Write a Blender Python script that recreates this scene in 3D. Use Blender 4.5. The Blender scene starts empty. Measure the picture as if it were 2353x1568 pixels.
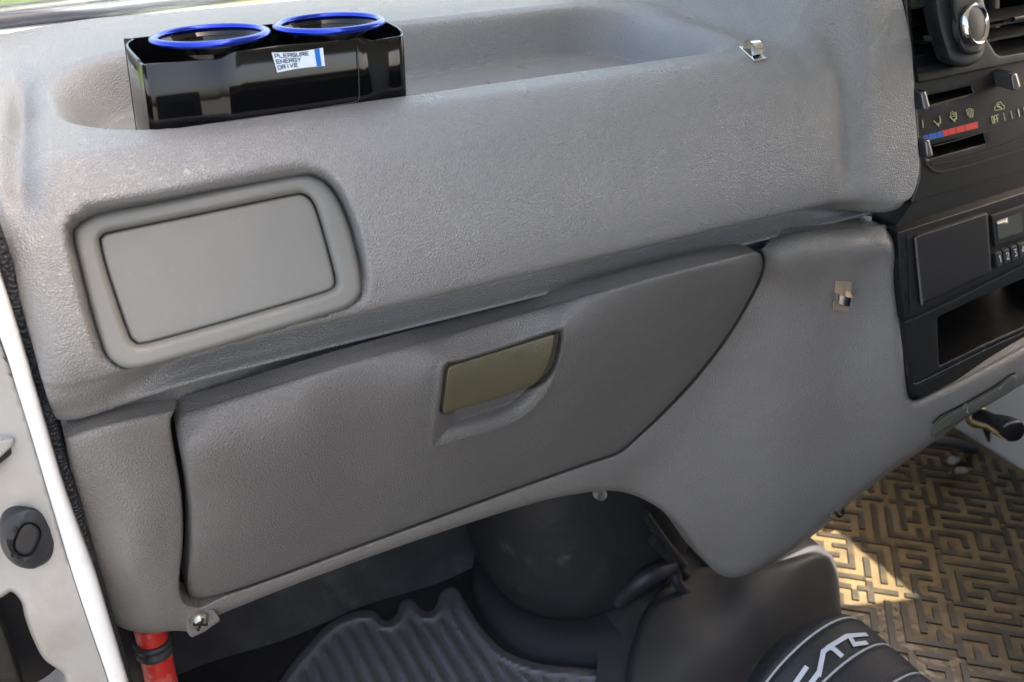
import bpy, math, random
import numpy as np
from mathutils import Vector, Matrix
from mathutils.geometry import delaunay_2d_cdt
random.seed(7)
rng = np.random.default_rng(7)
sc = bpy.context.scene
C = sc.collection

# ------------------------------------------------------------------ camera
H = 0.95                       # camera height above the cab floor
F = 2200.0                     # focal length in pixels of a 2353 px wide picture
W0, H0 = 2353.0, 1568.0
PITCH, YAW = math.radians(30), math.radians(28)
cp, sp = math.cos(PITCH), math.sin(PITCH)
cy_, sy_ = math.cos(YAW), math.sin(YAW)
AX = np.array([cy_, -sp*sy_, cp*sy_])       # world X seen in camera axes (right, down, forward)
AY = np.array([-sy_, -sp*cy_, cp*cy_])
AZ = -np.array([0, cp, sp])
cd = bpy.data.cameras.new("camera")
cam = bpy.data.objects.new("camera", cd)
C.objects.link(cam)
cam.location = (0, 0, H)
cam.rotation_euler = (math.radians(90)-PITCH, 0, -YAW)
cd.sensor_width = 36.0
cd.lens = F/W0*36.0
cd.clip_start = 0.02
cd.clip_end = 300
cd.dof.use_dof = True
cd.dof.focus_distance = 0.78
cd.dof.aperture_fstop = 9.0
sc.camera = cam

# ------------------------------------------------------------------ light
SUN_EL = math.radians(55)     # sun over the driver's side, a little to the rear
sd = Vector((math.cos(SUN_EL)*math.cos(math.radians(-20)), math.cos(SUN_EL)*math.sin(math.radians(-20)), math.sin(SUN_EL)))
world = bpy.data.worlds.new("World")
sc.world = world
world.use_nodes = True
nt = world.node_tree
sky = nt.nodes.new("ShaderNodeTexSky")
sky.sky_type = 'NISHITA'
sky.sun_disc = False
sky.sun_elevation = SUN_EL
sky.sun_rotation = math.atan2(sd.x, sd.y)
sky.dust_density = 5.0
sky.ozone_density = 0.3
sky.air_density = 0.8
wb = nt.nodes.new("ShaderNodeVectorMath"); wb.operation = 'MULTIPLY'      # white balance: a warm tint over the bluish sky light
wb.inputs[1].default_value = (1.12, 1.03, .895)
nt.links.new(sky.outputs[0], wb.inputs[0])
nt.links.new(wb.outputs[0], nt.nodes["Background"].inputs[0])
nt.nodes["Background"].inputs[1].default_value = 0.15
sl = bpy.data.lights.new("sun", 'SUN')
sl.energy = 5.0 
sl.angle = math.radians(0.5)
sl.color = (1.0, 0.94, 0.84)
so = bpy.data.objects.new("sun", sl)
C.objects.link(so)
so.rotation_euler = sd.to_track_quat('Z', 'Y').to_euler()
so.location = (3, 0, 4)
sc.view_settings.view_transform = 'Standard'
sc.view_settings.look = 'None'
sc.view_settings.gamma = 1.0
sc.view_settings.use_curve_mapping = False
sc.view_settings.exposure = 2.6
sc.cycles.max_bounces = 8
sc.cycles.diffuse_bounces = 5
sc.cycles.use_denoising = True

# ------------------------------------------------------------------ geometry helpers
def ray(px, py):
    px = np.asarray(px, float); py = np.asarray(py, float)
    v = np.stack([px-W0/2, py-H0/2, np.full_like(px, F)], -1)
    return np.stack([v@AX, v@AY, v@AZ], -1)
def PY(px, py, Y):
    r = ray(px, py); t = np.asarray(Y)/r[..., 1]
    p = r*t[..., None]; p[..., 2] += H
    return p
def PZ(px, py, Z):             # Z is measured from the cab floor
    r = ray(px, py); t = (Z-H)/r[..., 2]
    p = r*t[..., None]; p[..., 2] += H
    return p
def PX(px, py, X):
    r = ray(px, py); t = X/r[..., 0]
    p = r*t[..., None]; p[..., 2] += H
    return p
ST_A = np.array([0, .6998, 0.0]); ST_K = .374           # centre stack plane: Y = .6998 + .374*(Z-H)
ST_N = np.array([0, -1, ST_K]); ST_N = ST_N/np.linalg.norm(ST_N)
def PS(px, py, off=0.0):       # a point on the centre stack's plane, raised by off towards the seats
    r = ray(px, py)
    d0 = -.6998/math.sqrt(1+ST_K**2)                     # plane: n.p = d0 (camera relative)
    t = (d0+np.asarray(off))/(r@ST_N)
    p = r*t[..., None]; p[..., 2] += H
    return p
def proj(p):
    p = np.asarray(p, float).copy(); p[..., 2] -= H
    c = p[..., 0:1]*AX+p[..., 1:2]*AY+p[..., 2:3]*AZ
    return c[..., 0]/c[..., 2]*F+W0/2, c[..., 1]/c[..., 2]*F+H0/2

def tps(pts):
    """smooth interpolation of depth through control points (px, py, Y)"""
    a = np.array(pts, float); n = len(a)
    xy = a[:, :2]/1000.0
    def phi(d2):
        return 0.5*d2*np.log(d2+1e-12)
    D = ((xy[:, None]-xy[None])**2).sum(-1)
    K = phi(D)+np.eye(n)*1e-4
    Pm = np.hstack([np.ones((n, 1)), xy])
    A = np.zeros((n+3, n+3)); A[:n, :n] = K; A[:n, n:] = Pm; A[n:, :n] = Pm.T
    w = np.linalg.solve(A, np.concatenate([a[:, 2], np.zeros(3)]))
    def f(px, py):
        q = np.stack([np.asarray(px, float), np.asarray(py, float)], -1)/1000.0
        out = np.empty(q.shape[0])
        for i in range(0, len(q), 4000):
            qq = q[i:i+4000]
            d2 = ((qq[:, None]-xy[None])**2).sum(-1)
            out[i:i+4000] = phi(d2)@w[:n]+w[n]+qq@w[n+1:]
        return out
    return f

def sstep(a, b, x):
    t = np.clip((np.asarray(x, float)-a)/(b-a), 0, 1)
    return t*t*(3-2*t)

def rpoly(pts, n=6):
    """polygon whose corners (x, y, r) are rounded with radius r"""
    out = []
    m = len(pts)
    for i in range(m):
        p = np.array(pts[i][:2], float); r = pts[i][2] if len(pts[i]) > 2 else 0
        if r <= 0:
            out.append(p); continue
        a = np.array(pts[i-1][:2], float); b = np.array(pts[(i+1) % m][:2], float)
        ua = (a-p); la = np.linalg.norm(ua); ua /= la
        ub = (b-p); lb = np.linalg.norm(ub); ub /= lb
        r = min(r, la*.49, lb*.49)
        s, e = p+ua*r, p+ub*r
        for k in range(n+1):
            t = k/n
            out.append((1-t)**2*s+2*t*(1-t)*p+t*t*e)
    return np.array(out)
def smooth_closed(pts, n=8):
    """closed Catmull-Rom through the points"""
    p = np.array(pts, float); m = len(p); out = []
    for i in range(m):
        a, b, c, d = p[i-1], p[i], p[(i+1) % m], p[(i+2) % m]
        for k in range(n):
            t = k/n
            out.append(.5*((2*b)+(-a+c)*t+(2*a-5*b+4*c-d)*t*t+(-a+3*b-3*c+d)*t**3))
    return np.array(out)
def smooth_open(pts, n=8):
    p = np.array(pts, float)
    q = np.vstack([2*p[0]-p[1], p, 2*p[-1]-p[-2]]); out = []
    for i in range(1, len(q)-2):
        a, b, c, d = q[i-1], q[i], q[i+1], q[i+2]
        for k in range(n):
            t = k/n
            out.append(.5*((2*b)+(-a+c)*t+(2*a-5*b+4*c-d)*t*t+(-a+3*b-3*c+d)*t**3))
    out.append(p[-1])
    return np.array(out)
def resample(poly, step, closed=True):
    p = np.array(poly, float)
    if closed: p = np.vstack([p, p[:1]])
    out = []
    for i in range(len(p)-1):
        L = np.linalg.norm(p[i+1]-p[i])
        if L < 1e-6: continue
        n = max(1, int(round(L/step)))
        for k in range(n): out.append(p[i]+(p[i+1]-p[i])*k/n)
    if not closed: out.append(p[-1])
    # drop points nearly on top of each other
    res = [out[0]]
    for q in out[1:]:
        if np.linalg.norm(q-res[-1]) > step*.3: res.append(q)
    if closed and np.linalg.norm(res[0]-res[-1]) < step*.3: res.pop()
    return np.array(res)
def inside(poly, q):
    x, y = q[:, 0], q[:, 1]; c = np.zeros(len(q), bool); n = len(poly)
    for i in range(n):
        x1, y1 = poly[i-1]; x2, y2 = poly[i]
        if y1 == y2: continue
        m = ((y1 > y) != (y2 > y)) & (x < (x2-x1)*(y-y1)/(y2-y1)+x1)
        c ^= m
    return c
def bdist(poly, q):
    a = np.asarray(poly); b = np.roll(a, -1, 0); out = np.full(len(q), 1e9)
    for i in range(len(a)):
        ab = b[i]-a[i]; L = (ab**2).sum()
        if L < 1e-12: continue
        t = np.clip(((q-a[i])@ab)/L, 0, 1)
        out = np.minimum(out, np.linalg.norm(q-(a[i]+t[:, None]*ab), axis=1))
    return out
def arc_round(d, r):
    """0 on the flat, 1 at the very edge"""
    u = 1-np.clip(d/r, 0, 1)
    return 1-np.sqrt(np.clip(1-u*u, 0, 1))

def mesh_obj(name, verts, faces, mat, parent=None, smooth=True, sharp=None):
    verts = np.asarray(verts, float)
    off = np.zeros(3); p = parent
    while p is not None:
        off += np.array(p.location); p = p.parent
    me = bpy.data.meshes.new(name)
    me.from_pydata([tuple(v) for v in (verts-off)], [], [tuple(int(i) for i in f) for f in faces])
    me.validate()
    o = bpy.data.objects.new(name, me)
    C.objects.link(o)
    if parent is not None: o.parent = parent
    if mat is not None: me.materials.append(mat)
    if smooth:
        me.polygons.foreach_set('use_smooth', [True]*len(me.polygons))
        if sharp:
            me.set_sharp_from_angle(angle=math.radians(sharp))
    return o
def tag(o, label=None, cat=None, group=None, kind=None):
    if label: o['label'] = label
    if cat: o['category'] = cat
    if group: o['group'] = group
    if kind: o['kind'] = kind
    return o
def thing(name, loc, label, cat, group=None):
    o = bpy.data.objects.new(name, None); C.objects.link(o)
    o.location = loc; o.empty_display_size = .05
    return tag(o, label, cat, group)

def patch(name, outline, pfn, mat, parent=None, holes=(), step=10, bstep=5, edge_r=0, edge_m=0.0, hole_r=None, hole_m=None,
          skirt=.015, hole_skirt=None, sdir=(0, 1, 0), extra=None, flat=False):
    """a moulded sheet: outline in picture units, pfn(px, py, inward) -> 3-D points (inward = metres pushed away from the seats).
    The rim is rounded over and turned back by a skirt."""
    ol = resample(outline, bstep)
    hl = [resample(h, bstep) for h in holes]
    loops = [ol]+hl
    allp = [np.vstack(loops)]
    lo, hi = ol.min(0), ol.max(0)
    gx, gy = np.meshgrid(np.arange(lo[0]+step/2, hi[0], step), np.arange(lo[1]+step/2, hi[1], step))
    g = np.stack([gx.ravel(), gy.ravel()], -1)
    g[:, 0] += (np.arange(len(g)) % 2)*.01
    if extra is not None: g = np.vstack([g, extra])
    def valid(q, margin):
        k = inside(ol, q)
        for h in hl: k &= ~inside(h, q)
        q2 = q[k]
        d = bdist(ol, q2)
        for h in hl: d = np.minimum(d, bdist(h, q2))
        return q2[d > margin]
    rings = []
    def add_rings(loop, r, sgn):
        if r <= 0: return
        nxt = np.roll(loop, -1, 0); prv = np.roll(loop, 1, 0)
        tn = nxt-prv; tn /= np.linalg.norm(tn, axis=1)[:, None]+1e-9
        nr = np.stack([-tn[:, 1], tn[:, 0]], -1)
        area = .5*np.sum(loop[:, 0]*np.roll(loop[:, 1], -1)-np.roll(loop[:, 0], -1)*loop[:, 1])
        s = sgn*np.sign(area)
        for fr in (.05, .15, .32, .6, 1.0):
            q = loop+nr*s*fr*r
            rings.append((q, fr*r*.8))
    add_rings(ol, edge_r, 1)
    hr = edge_r if hole_r is None else hole_r
    for h in hl: add_rings(h, hr, -1)
    mg = max([bstep*.6]+[edge_r*1.15 if edge_r else 0])
    inner = valid(g, mg)
    pts = [inner]
    for q, m in rings:
        qq = valid(q, m*.95)
        if len(qq): pts.append(qq)
    ip = np.vstack(pts)
    # remove near duplicates
    key = np.round(ip/ (min(step, bstep)*.22)).astype(int)
    _, idx = np.unique(key, axis=0, return_index=True)
    ip = ip[np.sort(idx)]
    P2 = np.vstack([allp[0], ip])
    edges = []; s = 0
    for l in loops:
        n = len(l); edges += [(s+i, s+(i+1) % n) for i in range(n)]; s += n
    nb = s
    r = delaunay_2d_cdt([Vector(p) for p in P2], edges, [], 0, 1e-6)
    V = np.array([tuple(v) for v in r[0]]); T = [tuple(f) for f in r[2]]
    cen = np.array([V[list(f)].mean(0) for f in T])
    k = inside(ol, cen)
    for h in hl: k &= ~inside(h, cen)
    T = [f for f, kk in zip(T, k) if kk]
    inw = np.zeros(len(V))
    if edge_r > 0:
        inw += edge_m*arc_round(bdist(ol, V), edge_r)
    if hl and (hr > 0):
        hm = edge_m if hole_m is None else hole_m
        for h in hl: inw += hm*arc_round(bdist(h, V), hr)
    P3 = pfn(V[:, 0], V[:, 1], inw)
    # skirts
    verts = [P3]; faces = [(f[0], f[2], f[1]) if False else f for f in T]
    nv = len(P3)
    inv = {}
    for i, orig in enumerate(r[3]):
        for o_ in orig: inv[o_] = i
    s = 0; sdir = np.array(sdir, float)
    for li, l in enumerate(loops):
        n = len(l); sk = skirt if li == 0 or hole_skirt is None else hole_skirt
        if sk:
            ids = [inv.get(s+i, None) for i in range(n)]
            if all(i is not None for i in ids):
                verts.append(P3[ids]+sdir*sk)
                for i in range(n):
                    j = (i+1) % n
                    faces.append((ids[i], ids[j], nv+j, nv+i))
                nv += n
        s += n
    o = mesh_obj(name, np.vstack(verts), faces, mat, parent, smooth=not flat, sharp=50)
    recalc(o)
    return o
import bmesh
def recalc(o):
    bm = bmesh.new(); bm.from_mesh(o.data)
    bmesh.ops.recalc_face_normals(bm, faces=bm.faces)
    # open sheets: make them face the camera side
    cpos = Vector(cam.location); mw = Vector((0, 0, 0)); p = o
    while p is not None:
        mw += p.location; p = p.parent
    s = 0
    for f in bm.faces:
        s += f.normal.dot(cpos-(f.calc_center_median()+mw))*f.calc_area()
    if s < 0: bmesh.ops.reverse_faces(bm, faces=bm.faces)
    bm.to_mesh(o.data); bm.free()

def by_Y(fy):
    return lambda x, y, inw: PY(x, y, fy(x, y)+inw)
def by_S(off=0.0):
    return lambda x, y, inw: PS(x, y, off-inw)

class MB:
    """collects shapes into one mesh"""
    def __init__(s): s.v = []; s.f = []
    def add(s, v, f):
        b = len(s.v); s.v += [tuple(map(float, p)) for p in v]; s.f += [tuple(int(i)+b for i in q) for q in f]; return s
    def box(s, lo, hi, M=None):
        x0, y0, z0 = lo; x1, y1, z1 = hi
        v = [(x0,y0,z0),(x1,y0,z0),(x1,y1,z0),(x0,y1,z0),(x0,y0,z1),(x1,y0,z1),(x1,y1,z1),(x0,y1,z1)]
        if M is not None: v = [tuple(M@Vector(p)) for p in v]
        return s.add(v, [(0,3,2,1),(4,5,6,7),(0,1,5,4),(1,2,6,5),(2,3,7,6),(3,0,4,7)])
    def hexa(s, a, b):
        """two quads (near, far)"""
        v = list(a)+list(b)
        return s.add(v, [(0,1,2,3),(7,6,5,4),(0,4,5,1),(1,5,6,2),(2,6,7,3),(3,7,4,0)])
    def tube(s, pts, r, n=12, caps=True):
        pts = [Vector(p) for p in pts]; m = len(pts)
        rr = r if hasattr(r, '__len__') else [r]*m
        ref = None; v = []
        for i, p in enumerate(pts):
            t = (pts[min(i+1, m-1)]-pts[max(i-1, 0)]).normalized()
            if ref is None:
                ref = t.orthogonal().normalized()
            ref = (ref-t*ref.dot(t)).normalized(); b = t.cross(ref)
            for k in range(n):
                a = 2*math.pi*k/n
                v.append(p+(ref*math.cos(a)+b*math.sin(a))*rr[i])
        f = []
        for i in range(m-1):
            for k in range(n):
                k2 = (k+1) % n
                f.append((i*n+k, i*n+k2, (i+1)*n+k2, (i+1)*n+k))
        if caps:
            f.append(tuple(range(n-1, -1, -1))); f.append(tuple((m-1)*n+k for k in range(n)))
        return s.add(v, f)
    def lathe(s, prof, o, ax, n=48, a0=0, a1=2*math.pi):
        """prof: (radius, height along ax) from point o"""
        ax = Vector(ax).normalized(); u = ax.orthogonal().normalized(); w = ax.cross(u); o = Vector(o)
        full = abs(a1-a0-2*math.pi) < 1e-6; nn = n if full else n+1; v = []
        for r, h in prof:
            for k in range(nn):
                a = a0+(a1-a0)*k/n
                v.append(o+ax*h+(u*math.cos(a)+w*math.sin(a))*r)
        f = []
        for i in range(len(prof)-1):
            for k in range(n):
                k2 = (k+1) % nn
                f.append((i*nn+k, i*nn+k2, (i+1)*nn+k2, (i+1)*nn+k))
        return s.add(v, f)
    def ribbon(s, pts, width, nrm, thick=.0004):
        """flat stroke through 3-D points, lying on a surface with normal nrm"""
        pts = [Vector(p) for p in pts]; n_ = Vector(nrm).normalized(); m = len(pts)
        a = []; b = []
        for i in range(m):
            t0 = (pts[i]-pts[i-1]).normalized() if i > 0 else None
            t1 = (pts[i+1]-pts[i]).normalized() if i < m-1 else None
            t = ((t0 or t1)+(t1 or t0)).normalized(); sd_ = n_.cross(t)
            k = 1.0
            if t0 is not None and t1 is not None:
                k = 1/max(.45, math.sqrt(max(0.0, (1+t0.dot(t1))/2)))
            ext = Vector((0, 0, 0))
            if i == 0: ext = -t*width*.35
            if i == m-1: ext = t*width*.35
            a.append(pts[i]+ext+sd_*width/2*k+n_*thick); b.append(pts[i]+ext-sd_*width/2*k+n_*thick)
        v = a+b+[p-n_*thick for p in a]+[p-n_*thick for p in b]
        f = []
        for i in range(m-1):
            f += [(i, i+1, m+i+1, m+i), (2*m+i, 2*m+i+1, i+1, i), (m+i, m+i+1, 3*m+i+1, 3*m+i)]
        f += [(0, m, 3*m, 2*m), (m-1, 3*m-1, 4*m-1, 2*m-1)]
        return s.add(v, f)
    def build(s, name, mat, parent=None, smooth=True, sharp=40):
        o = mesh_obj(name, s.v, s.f, mat, parent, smooth, sharp)
        bm = bmesh.new(); bm.from_mesh(o.data)
        bmesh.ops.recalc_face_normals(bm, faces=bm.faces)
        bm.to_mesh(o.data); bm.free()
        return o
def bevel(o, w, seg=2, ang=35):
    m = o.modifiers.new("bevel", 'BEVEL'); m.width = w; m.segments = seg; m.limit_method = 'ANGLE'; m.angle_limit = math.radians(ang)
    return o

# ------------------------------------------------------------------ materials
def mat(name, col, rough=.5, metal=0.0, spec=.5, coat=0.0, coat_r=.1, bumps=(), var=0.0, var_scale=20, rvar=0.0, rvar_scale=60, extra=None, dust=None):
    """bumps: (kind, scale, strength, distance) in object space"""
    m = bpy.data.materials.new(name); m.use_nodes = True
    n = m.node_tree.nodes; l = m.node_tree.links; b = n["Principled BSDF"]
    b.inputs['Base Color'].default_value = (*col, 1); b.inputs['Roughness'].default_value = rough
    b.inputs['Metallic'].default_value = metal; b.inputs['Specular IOR Level'].default_value = spec
    b.inputs['Coat Weight'].default_value = coat; b.inputs['Coat Roughness'].default_value = coat_r
    tc = n.new("ShaderNodeTexCoord"); co = tc.outputs['Object']
    csock = None
    if var > 0:
        t = n.new("ShaderNodeTexNoise"); t.inputs['Scale'].default_value = var_scale; t.inputs['Detail'].default_value = 6
        t.inputs['Roughness'].default_value = .65
        l.new(co, t.inputs['Vector'])
        r = n.new("ShaderNodeMapRange"); r.inputs['From Min'].default_value = .3; r.inputs['From Max'].default_value = .7
        r.inputs['To Min'].default_value = 1-var; r.inputs['To Max'].default_value = 1+var
        l.new(t.outputs['Fac'], r.inputs['Value'])
        mx = n.new("ShaderNodeVectorMath"); mx.operation = 'SCALE'; mx.inputs[0].default_value = col
        l.new(r.outputs[0], mx.inputs['Scale'])
        csock = mx.outputs[0]
    if dust:                      # (colour, amount, scale, threshold)
        dc, da, dsc, dth = dust
        t = n.new("ShaderNodeTexNoise"); t.inputs['Scale'].default_value = dsc; t.inputs['Detail'].default_value = 8; t.inputs['Roughness'].default_value = .7
        l.new(co, t.inputs['Vector'])
        r = n.new("ShaderNodeMapRange"); r.inputs['From Min'].default_value = dth; r.inputs['From Max'].default_value = dth+.18
        r.inputs['To Min'].default_value = 0; r.inputs['To Max'].default_value = da
        l.new(t.outputs['Fac'], r.inputs['Value'])
        mx = n.new("ShaderNodeMix"); mx.data_type = 'RGBA'
        l.new(r.outputs[0], mx.inputs[0])
        mx.inputs[6].default_value = (*col, 1); mx.inputs[7].default_value = (*dc, 1)
        if csock is not None: l.new(csock, mx.inputs[6])
        csock = mx.outputs[2]
    if csock is not None: l.new(csock, b.inputs['Base Color'])
    if rvar > 0:
        t = n.new("ShaderNodeTexNoise"); t.inputs['Scale'].default_value = rvar_scale; t.inputs['Detail'].default_value = 5
        l.new(co, t.inputs['Vector'])
        r = n.new("ShaderNodeMapRange"); r.inputs['From Min'].default_value = .3; r.inputs['From Max'].default_value = .7
        r.inputs['To Min'].default_value = rough-rvar; r.inputs['To Max'].default_value = rough+rvar
        l.new(t.outputs['Fac'], r.inputs['Value']); l.new(r.outputs[0], b.inputs['Roughness'])
    prev = None
    for kind, scale, strength, dist in bumps:
        bp = n.new("ShaderNodeBump"); bp.inputs['Strength'].default_value = strength; bp.inputs['Distance'].default_value = dist
        if kind == 'leather':
            wn = n.new("ShaderNodeTexNoise"); wn.inputs['Scale'].default_value = scale*.45; wn.inputs['Detail'].default_value = 3
            l.new(co, wn.inputs['Vector'])
            ws = n.new("ShaderNodeVectorMath"); ws.operation = 'SCALE'; ws.inputs['Scale'].default_value = .8/scale
            l.new(wn.outputs['Color'], ws.inputs[0])
            wa = n.new("ShaderNodeVectorMath"); wa.operation = 'ADD'
            l.new(co, wa.inputs[0]); l.new(ws.outputs[0], wa.inputs[1])
            v = n.new("ShaderNodeTexVoronoi"); v.feature = 'DISTANCE_TO_EDGE'; v.inputs['Scale'].default_value = scale
            l.new(wa.outputs[0], v.inputs['Vector'])
            r = n.new("ShaderNodeMapRange"); r.interpolation_type = 'SMOOTHSTEP'
            r.inputs['From Min'].default_value = 0.0; r.inputs['From Max'].default_value = .3
            l.new(v.outputs['Distance'], r.inputs['Value'])
            # cells of uneven depth
            n2 = n.new("ShaderNodeTexNoise"); n2.inputs['Scale'].default_value = scale*.12; n2.inputs['Detail'].default_value = 4
            l.new(co, n2.inputs['Vector'])
            r2 = n.new("ShaderNodeMapRange"); r2.inputs['From Min'].default_value = .35; r2.inputs['From Max'].default_value = .65
            r2.inputs['To Min'].default_value = .75; r2.inputs['To Max'].default_value = 1.1
            l.new(n2.outputs['Fac'], r2.inputs['Value'])
            mm = n.new("ShaderNodeMath"); mm.operation = 'MULTIPLY'
            l.new(r.outputs[0], mm.inputs[0]); l.new(r2.outputs[0], mm.inputs[1])
            h = mm.outputs[0]
        elif kind == 'crease':           # a loose net of fine irregular creases
            wn = n.new("ShaderNodeTexNoise"); wn.inputs['Scale'].default_value = scale*1.3; wn.inputs['Detail'].default_value = 4
            l.new(co, wn.inputs['Vector'])
            ws = n.new("ShaderNodeVectorMath"); ws.operation = 'SCALE'; ws.inputs['Scale'].default_value = 1.6/scale
            l.new(wn.outputs['Color'], ws.inputs[0])
            wa = n.new("ShaderNodeVectorMath"); wa.operation = 'ADD'
            l.new(co, wa.inputs[0]); l.new(ws.outputs[0], wa.inputs[1])
            v = n.new("ShaderNodeTexVoronoi"); v.feature = 'DISTANCE_TO_EDGE'; v.inputs['Scale'].default_value = scale
            l.new(wa.outputs[0], v.inputs['Vector'])
            r = n.new("ShaderNodeMapRange"); r.interpolation_type = 'SMOOTHSTEP'
            r.inputs['From Min'].default_value = 0.0; r.inputs['From Max'].default_value = .07
            l.new(v.outputs['Distance'], r.inputs['Value']); h = r.outputs[0]
        elif kind == 'noise':
            t = n.new("ShaderNodeTexNoise"); t.inputs['Scale'].default_value = scale; t.inputs['Detail'].default_value = 5
            l.new(co, t.inputs['Vector']); h = t.outputs['Fac']
        elif kind == 'cell':
            t = n.new("ShaderNodeTexVoronoi"); t.inputs['Scale'].default_value = scale
            l.new(co, t.inputs['Vector']); h = t.outputs['Distance']
        l.new(h, bp.inputs['Height'])
        if prev is not None: l.new(prev, bp.inputs['Normal'])
        prev = bp.outputs[0]
    if prev is not None: l.new(prev, b.inputs['Normal'])
    return m
M = {}
GREY = (.230, .225, .218)
M['pad'] = mat("dash vinyl", GREY, .31, spec=.62, bumps=(('leather', 460, .60, .0009),), var=.02, var_scale=14, rvar=.04, rvar_scale=25)
M['hard'] = mat("dash hard plastic", (.194, .185, .173), .44, bumps=(('leather', 420, .6, .0008),), var=.03, var_scale=12, rvar=.05, dust=((.30, .29, .28), .18, 40, .6))
M['lid'] = mat("glove lid plastic", (.144, .139, .133), .38, bumps=(('leather', 430, .55, .0008),), var=.03, var_scale=12, rvar=.05, dust=((.28, .28, .28), .15, 40, .6))
M['cover'] = mat("smooth grey plastic", (.160, .158, .142), .42, bumps=(('noise', 1500, .25, .0002),), var=.03, var_scale=20, rvar=.04, dust=((.34, .34, .33), .2, 70, .6))
M['latch'] = mat("olive plastic", (.108, .099, .060), .38, bumps=(('leather', 480, .45, .0005),), var=.07, var_scale=40)
M['ash'] = mat("green grey plastic", (.10, .105, .085), .45, bumps=(('leather', 400, .4, .0005),), var=.08, dust=((.4, .4, .38), .7, 90, .66))
M['black'] = mat("black plastic", (.006, .006, .006), .42, spec=.3, bumps=(('noise', 1200, .2, .0002),), rvar=.06, dust=((.05, .05, .045), .5, 60, .58))
M['matte'] = mat("matte black", (.007, .007, .008), .7)
M['trim'] = mat("worn dark trim", (.022, .023, .019), .5, spec=.3, bumps=(('noise', 900, .3, .0003),), dust=((.09, .09, .075), .5, 120, .55))
M['gloss'] = mat("piano black", (.003, .003, .0035), .07, spec=.45, dust=((.1, .1, .12), .25, 500, .68))
M['blue'] = mat("anodised blue", (.008, .038, .44), .26, metal=.85, coat=.6, coat_r=.12)
M['chrome'] = mat("chrome", (.70, .70, .68), .12, metal=1.0)
M['white_stick'] = mat("sticker film", (.75, .85, .95), .25)
M['ink'] = mat("dark blue ink", (.02, .03, .09), .4)
M['stick_blue'] = mat("sticker blue", (.03, .18, .62), .3)
M['icon'] = mat("yellowish icon print", (.55, .56, .28), .6)
M['num'] = mat("white print", (.75, .78, .8), .6)
M['red_p'] = mat("red print", (.65, .04, .03), .5)
M['blue_p'] = mat("blue print", (.01, .10, .42), .5)
M['lcd'] = mat("dull display", (.07, .075, .06), .25)
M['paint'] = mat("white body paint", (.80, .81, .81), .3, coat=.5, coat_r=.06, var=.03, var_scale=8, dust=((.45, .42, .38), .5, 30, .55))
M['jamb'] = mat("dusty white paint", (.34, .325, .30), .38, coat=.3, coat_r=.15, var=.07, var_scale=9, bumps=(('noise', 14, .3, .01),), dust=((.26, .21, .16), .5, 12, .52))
M['rubber'] = mat("black rubber", (.018, .019, .022), .5, bumps=(('noise', 500, .3, .0005),), rvar=.08, dust=((.07, .07, .08), .5, 30, .52))
M['carpet'] = mat("dark carpet", (.055, .055, .058), .9, spec=.2, bumps=(('noise', 700, .6, .001),), var=.35, var_scale=12, dust=((.14, .14, .135), .55, 16, .55))
M['vinyl'] = mat("dark vinyl", (.026, .026, .028), .5, spec=.4, bumps=(('noise', 10, .35, .02), ('noise', 500, .3, .0005)), var=.2, var_scale=8, rvar=.1, rvar_scale=12, dust=((.12, .12, .125), .6, 26, .58))
M['mat_rub'] = mat("rubber mat", (.130, .132, .148), .5, bumps=(('noise', 400, .4, .0006),), var=.15, var_scale=10, dust=((.12, .12, .14), .35, 14, .55))
M['red'] = mat("red plastic tube", (.50, .025, .018), .45, dust=((.72, .35, .33), .8, 70, .5))
M['steel'] = mat("dull zinc screw", (.42, .42, .36), .35, metal=.9, bumps=(('noise', 300, .4, .001),))
M['gold'] = mat("gold brown vinyl floor", (.118, .086, .044), .24, bumps=(('noise', 60, .35, .004),), var=.35, var_scale=9, dust=((.025, .022, .019), .8, 6, .52))
M['gold_line'] = mat("dark print line", (.030, .024, .016), .3, var=.5, var_scale=18, dust=((.085, .062, .032), .8, 30, .5))
M['seat'] = mat("black seat vinyl", (.016, .017, .020), .55, bumps=(('noise', 12, .5, .01), ('leather', 500, .4, .0005)), dust=((.05, .05, .055), .5, 12, .54))
M['thread'] = mat("pale stitching", (.42, .43, .45), .7)
M['letter'] = mat("pale grey lettering", (.55, .57, .62), .6)
M['bluegrey'] = mat("blue grey paint", (.20, .26, .34), .5, var=.08, var_scale=8)
M['grass'] = mat("grass", (.030, .045, .010), .9, var=.5, var_scale=3, dust=((.07, .065, .015), .7, 1.2, .5))
M['ivory'] = mat("pale clip plastic", (.30, .29, .27), .4)
def glass():
    m = bpy.data.materials.new("thin clear glass"); m.use_nodes = True
    n = m.node_tree.nodes; l = m.node_tree.links; n.remove(n["Principled BSDF"])
    t = n.new("ShaderNodeBsdfTransparent"); g = n.new("ShaderNodeBsdfGlossy"); g.inputs['Roughness'].default_value = .02
    mx = n.new("ShaderNodeMixShader"); mx.inputs[0].default_value = .05
    t.inputs[0].default_value = (.93, .96, .95, 1)
    l.new(t.outputs[0], mx.inputs[1]); l.new(g.outputs[0], mx.inputs[2]); l.new(mx.outputs[0], n["Material Output"].inputs[0])
    return m
M['glass'] = glass()
M['trim_gloss'] = mat("edge plastic with sheen", (.06, .062, .068), .25, rvar=.05)
M['lever'] = mat("smoky glossy lever", (.06, .062, .066), .16, coat=.6, coat_r=.05)
M['gloss2'] = mat("black glossy plastic", (.010, .009, .009), .16, coat=.3)
M['brass'] = mat("brassy washer", (.45, .36, .20), .3, metal=1.0)
M['mirror'] = mat("mirror plate", (.66, .53, .38), .22, metal=.55)  # gold tint paints the floor's reflection into the metal
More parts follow.
